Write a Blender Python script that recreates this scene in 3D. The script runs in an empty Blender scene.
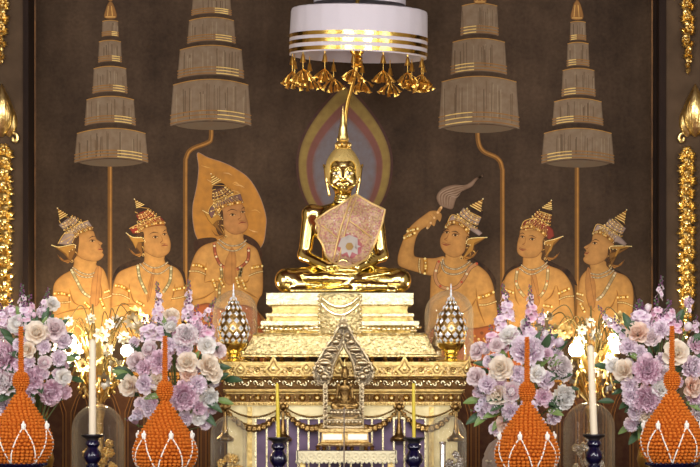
import bpy, bmesh, math, random
import numpy as np
from mathutils import Vector, Matrix, Euler
from mathutils.geometry import tessellate_polygon
PI = math.pi
sc = bpy.context.scene
COL = sc.collection
rnd = random.Random(7)

# ------------------------------------------------------------------ camera geometry
CAMY, CAMZ, HOR = -22.0, 1.5, 390.0
def S(Y): return 0.006*(Y-CAMY)/22.0
def at(px, py, Y):
    s = S(Y); return Vector(((px-350)*s, Y, CAMZ+(HOR-py)*s))

# ------------------------------------------------------------------ materials
def srgb(r, g, b):
    f = lambda c: (c/255/12.92) if c/255 <= .04045 else ((c/255+.055)/1.055)**2.4
    return (f(r), f(g), f(b), 1)
MATS = {}
def mat(name, col, rough=.6, metal=0, bump=None, var=None, emit=None, trans=0, ior=1.45, alpha=1, attr=False, coat=0, sub=0, sheen=0, bumpkind='noise'):
    if name in MATS: return MATS[name]
    m = bpy.data.materials.new(name); m.use_nodes = True
    nt = m.node_tree; p = nt.nodes['Principled BSDF']
    N = nt.nodes.new; L = nt.links.new
    p.inputs['Base Color'].default_value = col
    p.inputs['Roughness'].default_value = rough
    p.inputs['Metallic'].default_value = metal
    p.inputs['IOR'].default_value = ior
    if rough >= .7: p.inputs['Specular IOR Level'].default_value = .12
    if trans: p.inputs['Transmission Weight'].default_value = trans
    if coat: p.inputs['Coat Weight'].default_value = coat
    tc = N('ShaderNodeTexCoord')
    src = None
    if attr:
        a = N('ShaderNodeAttribute'); a.attribute_name = 'Col'; src = a.outputs['Color']
    if var:
        sc_, amt, col2 = var
        n = N('ShaderNodeTexNoise'); n.inputs['Scale'].default_value = sc_; n.inputs['Detail'].default_value = 6
        L(tc.outputs['Object'], n.inputs['Vector'])
        r = N('ShaderNodeValToRGB'); r.color_ramp.elements[0].position = .35; r.color_ramp.elements[1].position = .68
        L(n.outputs['Fac'], r.inputs['Fac'])
        mx = N('ShaderNodeMix'); mx.data_type = 'RGBA'
        ml = N('ShaderNodeMath'); ml.operation = 'MULTIPLY'; ml.inputs[1].default_value = amt
        L(r.outputs['Color'], ml.inputs[0]); L(ml.outputs[0], mx.inputs['Factor'])
        if src: L(src, mx.inputs['A'])
        else: mx.inputs['A'].default_value = col
        mx.inputs['B'].default_value = col2
        src = mx.outputs['Result']
    if src: L(src, p.inputs['Base Color'])
    if bump:
        bs, st = bump[0], bump[1]; dist = bump[2] if len(bump) > 2 else .004
        if bumpkind == 'voronoi':
            n = N('ShaderNodeTexVoronoi'); n.inputs['Scale'].default_value = bs; out = n.outputs['Distance']
        else:
            n = N('ShaderNodeTexNoise'); n.inputs['Scale'].default_value = bs; n.inputs['Detail'].default_value = 4; out = n.outputs['Fac']
        L(tc.outputs['Object'], n.inputs['Vector'])
        b = N('ShaderNodeBump'); b.inputs['Strength'].default_value = st; b.inputs['Distance'].default_value = dist
        L(out, b.inputs['Height']); L(b.outputs['Normal'], p.inputs['Normal'])
    if emit:
        p.inputs['Emission Color'].default_value = emit[0]; p.inputs['Emission Strength'].default_value = emit[1]
    MATS[name] = m
    return m
def thin_glass(name, tint=(1, 1, 1, 1), amount=1.0):
    m = bpy.data.materials.new(name); m.use_nodes = True; nt = m.node_tree; nt.nodes.clear()
    N = nt.nodes.new; L = nt.links.new
    o = N('ShaderNodeOutputMaterial'); t = N('ShaderNodeBsdfTransparent'); t.inputs[0].default_value = tint
    g = N('ShaderNodeBsdfGlossy'); g.inputs['Roughness'].default_value = .03
    lw = N('ShaderNodeLayerWeight'); lw.inputs['Blend'].default_value = .2
    mu = N('ShaderNodeMath'); mu.operation = 'MULTIPLY'; mu.inputs[1].default_value = amount
    mx = N('ShaderNodeMixShader')
    mi = N('ShaderNodeMath'); mi.operation = 'MINIMUM'; mi.inputs[1].default_value = .34
    L(lw.outputs['Fresnel'], mu.inputs[0]); L(mu.outputs[0], mi.inputs[0]); L(mi.outputs[0], mx.inputs[0]); L(t.outputs[0], mx.inputs[1]); L(g.outputs[0], mx.inputs[2])
    d = N('ShaderNodeBsdfDiffuse'); d.inputs[0].default_value = (.85, .76, .58, 1); l2 = N('ShaderNodeLayerWeight'); l2.inputs['Blend'].default_value = .35     # cream haze mixed in, imitating pale reflections towards the dome's edge
    m2 = N('ShaderNodeMath'); m2.operation = 'MULTIPLY_ADD'; m2.inputs[1].default_value = .22; m2.inputs[2].default_value = .025; mm = N('ShaderNodeMixShader')
    L(l2.outputs['Facing'], m2.inputs[0]); L(m2.outputs[0], mm.inputs[0]); L(mx.outputs[0], mm.inputs[1]); L(d.outputs[0], mm.inputs[2]); L(mm.outputs[0], o.inputs[0])
    return m
M = {}
M['gold_polished'] = mat('gold_polished', (1.0, .81, .31, 1), .16, 1, bump=(9, .12, .004))
M['gold_hair'] = mat('gold_hair', (.74, .54, .19, 1), .45, .6, bump=(130, 1.0, .006), bumpkind='voronoi')
M['gold_leaf'] = mat('gold_leaf', (.94, .70, .28, 1), .3, 1, bump=(60, .4, .005), var=(34, .7, (.46, .29, .08, 1)))
M['gold_pale'] = mat('gold_pale', (1.0, .90, .60, 1), .25, 1, bump=(45, .4, .006), var=(26, .65, (.74, .57, .25, 1)))
M['gold_engraved'] = mat('gold_engraved', (.96, .80, .42, 1), .34, 1, bump=(60, 1.0, .012), var=(48, .75, (.40, .29, .10, 1)))
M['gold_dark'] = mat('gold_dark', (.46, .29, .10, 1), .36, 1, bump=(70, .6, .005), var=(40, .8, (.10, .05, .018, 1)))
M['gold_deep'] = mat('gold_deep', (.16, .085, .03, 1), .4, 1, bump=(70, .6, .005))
M['gold_carved'] = mat('gold_carved', (.85, .62, .27, 1), .4, 1, bump=(90, 1.0, .008), var=(60, .6, (.35, .2, .06, 1)))
M['gold_tassel'] = mat('gold_tassel', (.95, .58, .13, 1), .28, 1)
M['silver_gilt'] = mat('silver_gilt', (.58, .47, .29, 1), .33, 1, bump=(120, .6, .004), var=(70, .6, (.35, .26, .16, 1)))
M['silver_dark'] = mat('silver_dark', (.36, .29, .19, 1), .5, 1, bump=(90, 1.0, .008), var=(80, .9, (.06, .045, .03, 1)))
M['lamp_silver'] = mat('lamp_silver', (.5, .46, .38, 1), .35, 1)
M['lamp_gold'] = mat('lamp_gold', (.5, .36, .14, 1), .35, 1)
M['stalk_green'] = mat('stalk_green', srgb(92, 112, 84), .6)
M['silver'] = mat('silver', (.85, .83, .8, 1), .2, 1)
M['cream_panel'] = mat('cream_panel', (.86, .74, .42, 1), .3, .7, bump=(30, .25, .003), var=(14, .6, (.5, .36, .14, 1)))
M['mirror_white'] = mat('mirror_white', srgb(250, 246, 232), .2, .1)
M['violet_panel'] = mat('violet_panel', srgb(122, 98, 128), .4, 0, var=(12, .6, srgb(78, 58, 84)))
M['lace'] = mat('lace', srgb(234, 222, 184), .5, 0, bump=(90, .9, .006))
M['canopy_cloth'] = mat('canopy_cloth', srgb(202, 194, 200), .8, 0, bump=(10, .35, .012))
M['gold_band'] = mat('gold_band', (.9, .62, .16, 1), .2, 1, bump=(22, .35, .006))
M['paint'] = mat('mural_paint', (1, 1, 1, 1), .75, 0, attr=True, var=(22, .36, srgb(96, 70, 46)), bump=(60, .3, .004))
M['ground'] = None
M['gilt_paint'] = mat('gilt_paint', srgb(225, 178, 90), .45, .35, attr=True)
M['jamb'] = mat('dark_brown_jamb', srgb(38, 26, 20), .75, 0, var=(6, .5, srgb(26, 18, 14)))
M['pier'] = mat('aged_brown_plaster', srgb(80, 63, 47), .8, 0, var=(7, .6, srgb(58, 45, 33)), bump=(20, .2, .005))
M['trim_gold'] = mat('worn_gilt_line', srgb(120, 82, 44), .45, .5, var=(12, .8, srgb(60, 40, 26)))
M['floor'] = mat('red_carpet', srgb(96, 30, 24), .8)
M['hall'] = mat('hall_plaster', srgb(176, 160, 136), .8)
M['ceil'] = mat('red_lacquer_ceiling', srgb(74, 26, 20), .5)
M['table'] = mat('dark_table_wood', srgb(58, 36, 24), .4)
M['orange'] = mat('marigold', srgb(206, 116, 42), .85, 0, var=(60, .6, srgb(180, 88, 24)))
M['orange_deep'] = mat('marigold_deep', srgb(150, 66, 10), .8)
M['jasmine'] = mat('jasmine', srgb(240, 236, 226), .6)
M['wax_white'] = mat('white_wax', srgb(226, 212, 184), .5)
M['wax_yellow'] = mat('yellow_wax', srgb(214, 190, 58), .45)
M['blue_glass'] = mat('cobalt_glass', srgb(9, 9, 50), .05, 0, coat=1, bump=(40, .5, .005), var=(24, .7, srgb(5, 5, 22)))
M['dark_rim'] = mat('dark_rim', srgb(62, 58, 60), .3, .6)
M['glass'] = thin_glass('clear_glass', (.97, .965, .95, 1), .95)
M['crystal'] = mat('crystal', srgb(232, 234, 240), .1, .15, coat=1)
M['emerald'] = mat('green_stone', srgb(72, 120, 92), .1, .1, coat=1)
M['leaf'] = mat('leaf', srgb(66, 92, 58), .45, 0, var=(20, .6, srgb(38, 62, 42)))
M['leaf_light'] = mat('leaf_light', srgb(120, 142, 78), .45, 0, var=(20, .5, srgb(84, 112, 58)))
M['stem'] = mat('stem', srgb(98, 118, 70), .6)
def petal_material():
    m = bpy.data.materials.new('petal'); m.use_nodes = True; nt = m.node_tree; p = nt.nodes['Principled BSDF']; N = nt.nodes.new; L = nt.links.new
    a = N('ShaderNodeAttribute'); a.attribute_name = 'Col'; t = N('ShaderNodeBsdfTranslucent'); mx = N('ShaderNodeMixShader'); mx.inputs[0].default_value = .3
    L(a.outputs['Color'], p.inputs['Base Color']); L(a.outputs['Color'], t.inputs['Color']); p.inputs['Roughness'].default_value = .7
    L(p.outputs[0], mx.inputs[1]); L(t.outputs[0], mx.inputs[2]); L(mx.outputs[0], nt.nodes['Material Output'].inputs[0]); return m
M['petal'] = petal_material()
M['bud'] = mat('bud', srgb(112, 62, 104), .6)
M['heart_green'] = mat('heart_green', srgb(150, 172, 110), .6)
M['heart_yellow'] = mat('heart_yellow', srgb(214, 180, 70), .7)
M['bulb'] = mat('glowing_bulb', (1, 1, 1, 1), .4, emit=((1, .82, .52, 1), 340))
M['wire'] = mat('wire', srgb(96, 82, 48), .4, .7)
M['lips'] = mat('red_lacquer', srgb(120, 26, 18), .25)
M['eye'] = mat('pearl_eye', srgb(236, 228, 206), .2)
M['pupil'] = mat('pupil', srgb(14, 10, 8), .2)
M['incense'] = mat('incense', srgb(128, 112, 96), .6)
M['bundle'] = mat('bundle_cloth', srgb(168, 148, 134), .8, 0, bump=(30, .4, .006))
M['vase'] = mat('vase_brass', (.55, .36, .12, 1), .3, 1)

# ------------------------------------------------------------------ mesh builder
class MB:
    def __init__(s): s.v = []; s.f = []; s.m = []; s.c = []; s.cur = 0; s.col = None
    def vert(s, p): s.v.append(tuple(p)); s.c.append(s.col or (1, 1, 1, 1)); return len(s.v)-1
    def face(s, idx): s.f.append(tuple(idx)); s.m.append(s.cur)
    def box(s, x0, x1, y0, y1, z0, z1):
        b = len(s.v)
        for z in (z0, z1):
            for x, y in ((x0, y0), (x1, y0), (x1, y1), (x0, y1)): s.vert((x, y, z))
        for q in ((3, 2, 1, 0), (4, 5, 6, 7), (0, 1, 5, 4), (1, 2, 6, 5), (2, 3, 7, 6), (3, 0, 4, 7)): s.face([b+i for i in q])
    def rings(s, rows, close_u=True, cap0=False, cap1=False):
        b = len(s.v); n = len(rows[0])
        for r in rows:
            for p in r: s.vert(p)
        for i in range(len(rows)-1):
            for j in range(n if close_u else n-1):
                j2 = (j+1) % n
                s.face((b+i*n+j, b+i*n+j2, b+(i+1)*n+j2, b+(i+1)*n+j))
        if cap0: s.face([b+j for j in reversed(range(n))])
        if cap1: s.face([b+(len(rows)-1)*n+j for j in range(n)])
    def lathe(s, prof, c=(0, 0, 0), n=32, ax=None, caps=True, ripple=None):
        rows = []
        for r, z in prof:
            row = []
            for j in range(n):
                a = 2*PI*j/n
                rr = r*(1+(ripple(a) if ripple else 0))
                row.append((c[0]+rr*math.cos(a), c[1]+rr*math.sin(a), c[2]+z))
            rows.append(row)
        if prof[0][1] > prof[-1][1]: rows.reverse()
        s.rings(rows, True, caps, caps)
    def loft(s, prof, c=(0, 0, 0), notch=0.0):
        """rectangular mouldings: prof of (half_x, half_y, z) from bottom to top"""
        rows = []
        for hx, hy, z in prof:
            k = notch
            if k:
                pts = [(-hx+k, -hy), (hx-k, -hy), (hx-k, -hy+k), (hx, -hy+k), (hx, hy-k), (hx-k, hy-k), (hx-k, hy), (-hx+k, hy), (-hx+k, hy-k), (-hx, hy-k), (-hx, -hy+k), (-hx+k, -hy+k)]
            else: pts = [(-hx, -hy), (hx, -hy), (hx, hy), (-hx, hy)]
            rows.append([(c[0]+x, c[1]+y, c[2]+z) for x, y in pts])
        s.rings(rows, True, True, True)
    def tube(s, pts, r, n=8, caps=True):
        P = [Vector(p) for p in pts]
        R = r if isinstance(r, (list, tuple)) else [r]*len(P)
        rows = []; up = None
        for i, p in enumerate(P):
            t = (P[min(i+1, len(P)-1)]-P[max(i-1, 0)])
            if t.length < 1e-9: t = Vector((0, 0, 1))
            t.normalize()
            if up is None:
                up = Vector((0, 0, 1)) if abs(t.z) < .9 else Vector((1, 0, 0))
            a = t.cross(up)
            if a.length < 1e-6: a = t.cross(Vector((0, 1, 0)))
            a.normalize(); b = a.cross(t).normalized(); up = b
            rows.append([p+R[i]*(math.cos(2*PI*j/n)*b+math.sin(2*PI*j/n)*a) for j in range(n)])
        s.rings(rows, True, caps, caps)
    def ball(s, c, r, n=10, k=6, rot=None):
        r = r if isinstance(r, (list, tuple)) else (r, r, r)
        rows = []
        for i in range(k+1):
            th = PI*(i/k); th = min(max(th, .03), PI-.03)
            row = []
            for j in range(n):
                a = 2*PI*j/n
                d = Vector((r[0]*math.sin(th)*math.cos(a), r[1]*math.sin(th)*math.sin(a), -r[2]*math.cos(th)))
                if rot: d = rot @ d
                row.append(Vector(c)+d)
            rows.append(row)
        s.rings(rows, True, True, True)
    def prism(s, pts, y0, y1):
        """closed outline in x,z (counter-clockwise seen from -Y) pulled from y0 (front) to y1 (back)"""
        n = len(pts); b = len(s.v)
        for y in (y0, y1):
            for x, z in pts: s.vert((x, y, z))
        tri = tessellate_polygon([[Vector((x, z, 0)) for x, z in pts]])
        for t in tri:
            a = [pts[i] for i in t]
            ar = (a[1][0]-a[0][0])*(a[2][1]-a[0][1])-(a[2][0]-a[0][0])*(a[1][1]-a[0][1])
            t = t if ar > 0 else t[::-1]
            s.face([b+i for i in t]); s.face([b+n+i for i in reversed(t)])
        A = sum(pts[i][0]*pts[(i+1) % n][1]-pts[(i+1) % n][0]*pts[i][1] for i in range(n))
        for i in range(n):
            j = (i+1) % n
            q = (b+i, b+n+i, b+n+j, b+j) if A > 0 else (b+j, b+n+j, b+n+i, b+i)
            s.face(q)
    def add(s, o, mtx=None):
        b = len(s.v)
        for p, c in zip(o.v, o.c): s.v.append(tuple(mtx @ Vector(p)) if mtx else p); s.c.append(c)
        for f, m in zip(o.f, o.m): s.f.append(tuple(b+i for i in f)); s.m.append(m)
    def mesh(s, name, mats, smooth=True, org=(0, 0, 0), auto=40):
        me = bpy.data.meshes.new(name)
        me.from_pydata([(p[0]-org[0], p[1]-org[1], p[2]-org[2]) for p in s.v], [], s.f)
        mats = mats if isinstance(mats, (list, tuple)) else [mats]
        for m in mats: me.materials.append(m)
        if len(mats) > 1: me.polygons.foreach_set('material_index', s.m)
        if any(c != (1, 1, 1, 1) for c in s.c):
            a = me.color_attributes.new('Col', 'FLOAT_COLOR', 'POINT')
            a.data.foreach_set('color', np.array(s.c, dtype=np.float32).ravel())
        me.polygons.foreach_set('use_smooth', [smooth]*len(me.polygons))
        me.update()
        if smooth and auto < 180:
            try: me.set_sharp_from_angle(angle=math.radians(auto))
            except Exception: pass
        return me
    def build(s, name, mats, parent=None, smooth=True, org=None, auto=40):
        if org is None: org = world_loc(parent) if parent else (0, 0, 0)
        o = bpy.data.objects.new(name, s.mesh(name, mats, smooth, org, auto)); COL.objects.link(o)
        if parent: o.parent = parent
        else: o.location = org
        return o
def world_loc(o):
    v = Vector((0, 0, 0))
    while o: v += o.location; o = o.parent
    return v
def tag(o, label=None, cat=None, group=None, kind=None):
    if label: o['label'] = label
    if cat: o['category'] = cat
    if group: o['group'] = group
    if kind: o['kind'] = kind
    return o
def thing(name, loc, label, cat, group=None):
    o = bpy.data.objects.new(name, None); COL.objects.link(o); o.location = loc; o.empty_display_size = .05
    return tag(o, label, cat, group)
def kids(o): return [c for c in COL.objects if c.parent == o]
def dup(o, loc=None, label=None, group=None, rz=None, parent=None):
    c = o.copy(); COL.objects.link(c)
    if parent: c.parent = parent
    if loc is not None: c.location = loc
    if rz is not None: c.rotation_euler = (0, 0, rz)
    if label: c['label'] = label
    if group: c['group'] = group
    for k in list(o.children): dup(k, parent=c)
    return c
def place(me, name, parent, loc, rot=None, scale=1):
    o = bpy.data.objects.new(name, me); COL.objects.link(o); o.parent = parent
    o.location = loc
    if rot: o.rotation_euler = rot
    o.scale = (scale,)*3
    return o
def catmull(pts, n=6, closed=False):
    P = [Vector(p) for p in pts]; out = []; L = len(P)
    seg = L if closed else L-1
    for i in range(seg):
        g = lambda k: P[k % L] if closed else P[min(max(k, 0), L-1)]
        p0, p1, p2, p3 = g(i-1), g(i), g(i+1), g(i+2)
        for j in range(n):
            t = j/n
            out.append(.5*((2*p1)+(p2-p0)*t+(2*p0-5*p1+4*p2-p3)*t*t+(3*p1-p0-3*p2+p3)*t**3))
    if not closed: out.append(P[-1])
    return out
# ------------------------------------------------------------------ the hall and the niche
WALLY = .86
def struct(name, mb, m, smooth=False):
    o = mb.build(name, m, None, smooth); o['kind'] = 'structure'; return o
b = MB(); b.box(-5, 5, -25, 1.1, -.1, 0); struct('floor', b, M['floor'])
b = MB(); b.box(-5, 5, -25, 1.1, 6.2, 6.3); struct('ceiling', b, M['ceil'])
b = MB(); b.box(-5.1, 5.1, WALLY, WALLY+.2, 0, 6.2); struct('wall_back', b, M['pier'])
b = MB(); b.box(-5.1, -5, -25, .3, 0, 6.2); struct('wall_left', b, M['hall'])
b = MB(); b.box(5, 5.1, -25, .3, 0, 6.2); struct('wall_right', b, M['hall'])
b = MB(); b.box(-5.1, 5.1, -25.1, -25, 0, 6.2); struct('wall_front', b, M['hall'])
PY = .32                                            # front face of the piers that flank the niche
xl = at(26.5, 0, PY).x; xr = at(664, 0, PY).x
b = MB(); b.box(-5, xl, PY, WALLY, 0, 6.2); struct('wall_pier_left', b, [M['pier']])
b = MB(); b.box(xr, 5, PY, WALLY, 0, 6.2); struct('wall_pier_right', b, [M['pier']])
# dark brown jambs lining the inside of the niche, with a worn gilt line at the wall
b = MB(); b.box(xl, xl+.004, PY, WALLY-.02, 0, 6.2); b.box(xl-.02, xl+.012, PY-.012, PY+.03, 0, 6.2); struct('trim_1', b, M['jamb'])
b = MB(); b.box(xr-.004, xr, PY, WALLY-.02, 0, 6.2); b.box(xr-.03, xr+.012, PY-.012, PY+.03, 0, 6.2); struct('trim_2', b, M['jamb'])
x = at(35.5, 0, WALLY).x
b = MB(); b.box(x-.055, x-.006, WALLY-.03, WALLY-.004, 0, 6.2); struct('trim_3', b, M['jamb'])
b = MB(); b.box(x-.006, x+.004, WALLY-.034, WALLY-.004, 0, 6.2); struct('trim_4', b, M['trim_gold'])
x = at(651.5, 0, WALLY).x
b = MB(); b.box(x+.006, x+.07, WALLY-.03, WALLY-.004, 0, 6.2); struct('trim_5', b, M['jamb'])
b = MB(); b.box(x-.004, x+.006, WALLY-.034, WALLY-.004, 0, 6.2); struct('trim_6', b, M['trim_gold'])

# ------------------------------------------------------------------ mural: a painting on the back wall
def ground_material():
    m = bpy.data.materials.new('mural_ground'); m.use_nodes = True; nt = m.node_tree; p = nt.nodes['Principled BSDF']
    N = nt.nodes.new; L = nt.links.new
    tc = N('ShaderNodeTexCoord'); n1 = N('ShaderNodeTexNoise'); n1.inputs['Scale'].default_value = 2.2; n1.inputs['Detail'].default_value = 8; n1.inputs['Roughness'].default_value = .65
    mp = N('ShaderNodeMapping'); mp.inputs['Scale'].default_value = (15, 15, 2.2)
    n2 = N('ShaderNodeTexNoise'); n2.inputs['Scale'].default_value = 1; n2.inputs['Detail'].default_value = 4
    n3 = N('ShaderNodeTexNoise'); n3.inputs['Scale'].default_value = 45; n3.inputs['Detail'].default_value = 5
    L(tc.outputs['Object'], n1.inputs['Vector']); L(tc.outputs['Object'], mp.inputs['Vector']); L(mp.outputs[0], n2.inputs['Vector']); L(tc.outputs['Object'], n3.inputs['Vector'])
    r = N('ShaderNodeValToRGB'); e = r.color_ramp.elements
    e[0].position = .3; e[0].color = srgb(46, 34, 25); e[1].position = .7; e[1].color = srgb(78, 61, 46)
    L(n1.outputs['Fac'], r.inputs['Fac'])
    mx = N('ShaderNodeMix'); mx.data_type = 'RGBA'; mx.blend_type = 'OVERLAY'; mx.inputs['Factor'].default_value = .3
    L(r.outputs['Color'], mx.inputs['A'])
    r2 = N('ShaderNodeMath'); r2.operation = 'MULTIPLY_ADD'; r2.inputs[1].default_value = .9; r2.inputs[2].default_value = .05
    L(n2.outputs['Fac'], r2.inputs[0]); L(r2.outputs[0], mx.inputs['B'])
    mx2 = N('ShaderNodeMix'); mx2.data_type = 'RGBA'; mx2.blend_type = 'OVERLAY'; mx2.inputs['Factor'].default_value = .4
    L(mx.outputs['Result'], mx2.inputs['A']); L(n3.outputs['Fac'], mx2.inputs['B'])
    L(mx2.outputs['Result'], p.inputs['Base Color']); p.inputs['Roughness'].default_value = .8; p.inputs['Specular IOR Level'].default_value = .12
    b = N('ShaderNodeBump'); b.inputs['Strength'].default_value = .15; b.inputs['Distance'].default_value = .004
    L(n3.outputs['Fac'], b.inputs['Height']); L(b.outputs['Normal'], p.inputs['Normal'])
    return m
M['ground'] = ground_material()
GY = WALLY-.012
mural = thing('mural', at(345, 470, GY), 'dim brown wall painting of crowned kneeling figures and tiered parasols behind the golden statue', 'mural')
b = MB(); p0 = at(36, 520, GY); p1 = at(651, -60, GY); b.box(p0.x, p1.x, GY, WALLY-.001, p0.z, p1.z)
b.build('painted_ground', M['ground'], mural, False)

class Paint:
    """paint strokes on the wall plane; every stroke lies a hair above the one before"""
    def __init__(s, layer): s.b = MB(); s.y = GY-.0004-layer*.0001; s.dy = .00004; s.T = (0, 0, 1)
    def P(s, p): return ((s.T[0]+p[0]/s.T[2]), (s.T[1]+p[1]/s.T[2]))
    def W(s, q): v = at(q[0], q[1], GY); return (v.x, s.y, v.z)
    def _next(s): s.y -= s.dy
    def poly(s, pts, col, edge=None, w=1.6, sharp=False, raw=False, soft=False):
        q = [Vector(s.P(p)) if not raw else Vector(p) for p in pts]
        if not sharp: q = [Vector(v) for v in catmull(q, 5, True)]
        A = sum(q[i][0]*q[(i+1) % len(q)][1]-q[(i+1) % len(q)][0]*q[i][1] for i in range(len(q)))
        if A > 0: q.reverse()                      # clockwise in y-down = front facing
        s._next(); col = srgb(*col)
        b = s.b; n = len(q)
        if edge:
            edge = srgb(*edge); inn = []
            for i in range(n):
                t = q[(i+1) % n]-q[i-1]; 
                if t.length < 1e-6: t = Vector((1, 0))
                nn = Vector((t[1], -t[0])).normalized()
                inn.append(nn)
            A2 = 1
            ring = [q[i]-inn[i]*(-w) for i in range(n)]
            # choose inward side
            c = sum(q, Vector((0, 0)))/n
            def area(R): return abs(sum(R[i][0]*R[(i+1) % n][1]-R[(i+1) % n][0]*R[i][1] for i in range(n)))
            r2 = [q[i]-inn[i]*w for i in range(n)]
            ring = ring if area(ring) < area(r2) else r2
            if soft:                                  # keep the modelled rim inside narrow places
                for i in range(n):
                    dirv = (ring[i]-q[i])
                    for f in (1, .75, .55, .4, .25, .12):
                        c_ = q[i]+dirv*f; lim = dirv.length*f*.88
                        if all((q[j]-c_).length >= lim for j in range(n)): break
                    ring[i] = q[i]+dirv*f
                for _ in range(3): ring = [ring[i].lerp((ring[i-1]+ring[(i+1) % n])/2, .3) for i in range(n)]
            b.col = col; off0 = len(b.v)
            for p in q: b.vert(s.W(p))
            s.fill(q, off0)
            s._next(); base = len(b.v)
            stops = ((0, 0), (.08, .45), (.3, .78), (1, 1)) if soft else ((0, 0), (.35, .5), (1, 1))
            for tt, cc in stops:
                b.col = tuple(edge[k]*(1-cc)+col[k]*cc for k in range(4))
                for i in range(n): b.vert(s.W(q[i].lerp(ring[i], tt)))
            for k in range(len(stops)-1):
                for i in range(n):
                    j = (i+1) % n; b.face((base+k*n+i, base+k*n+j, base+(k+1)*n+j, base+(k+1)*n+i))
        else:
            b.col = col; off = len(b.v)
            for p in q: b.vert(s.W(p))
            s.fill(q, off)
        return q
    def fill(s, src, off):
        for t in tessellate_polygon([[Vector((p[0], p[1], 0)) for p in src]]):
            a = [src[i] for i in t]
            ar = (a[1][0]-a[0][0])*(a[2][1]-a[0][1])-(a[2][0]-a[0][0])*(a[1][1]-a[0][1])
            s.b.face([off+i for i in (t if ar < 0 else t[::-1])])
    def line(s, pts, w, col, smooth=True, raw=False, taper=False):
        q = [Vector(s.P(p)) if not raw else Vector(p) for p in pts]
        if not raw: w = w/s.T[2]
        if smooth and len(q) > 2: q = catmull(q, 6)
        s._next(); b = s.b; b.col = srgb(*col); base = len(b.v); n = len(q)
        for i, p in enumerate(q):
            t = q[min(i+1, n-1)]-q[max(i-1, 0)]
            nn = Vector((t[1], -t[0])).normalized() if t.length > 1e-9 else Vector((1, 0))
            ww = w*.5*((1-abs(2*i/(n-1)-1)*.85) if taper else 1)
            b.vert(s.W(p+nn*ww)); b.vert(s.W(p-nn*ww))
        for i in range(n-1): b.face((base+2*i, base+2*i+2, base+2*i+3, base+2*i+1))
    def dot(s, p, r, col, raw=False, ry=None, keep=False):
        q = Vector(s.P(p)) if not raw else Vector(p)
        if not raw: r = r/s.T[2]; ry = ry/s.T[2] if ry else None
        if not keep: s._next()
        b = s.b; b.col = srgb(*col); base = len(b.v)
        for k in range(7): a = 2*PI*k/7; b.vert(s.W((q[0]+r*math.cos(a), q[1]-(ry or r)*math.sin(a))))
        b.face([base+i for i in range(7)])
    def dots(s, pts, n, r, cols, raw=False):
        q = [Vector(s.P(p)) if not raw else Vector(p) for p in pts]
        c = catmull(q, 10) if len(q) > 2 else [q[0].lerp(q[1], k/20) for k in range(21)]
        s._next()
        for k in range(n):
            p = c[min(int(k/(max(n-1, 1))*(len(c)-1)), len(c)-1)]
            s.dot(p, r/s.T[2] if not raw else r, cols[k % len(cols)], True, keep=True)
    def build(s, name, parent, label=None):
        # face winding: everything must look towards -Y
        o = s.b.build(name, M['paint'], parent, False)
        me = o.data
        bm = bmesh.new(); bm.from_mesh(me)
        for f in bm.faces:
            f.normal_update()
            if f.normal.y > 0: f.normal_flip()
        bm.to_mesh(me); bm.free()
        if label: o['label'] = label
        return o
GOLDP = (232, 190, 96); GOLDD = (150, 104, 44); SKIN = (192, 141, 78); SKE = (120, 76, 34); INK = (52, 34, 24); GREY = (158, 142, 120)

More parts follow.
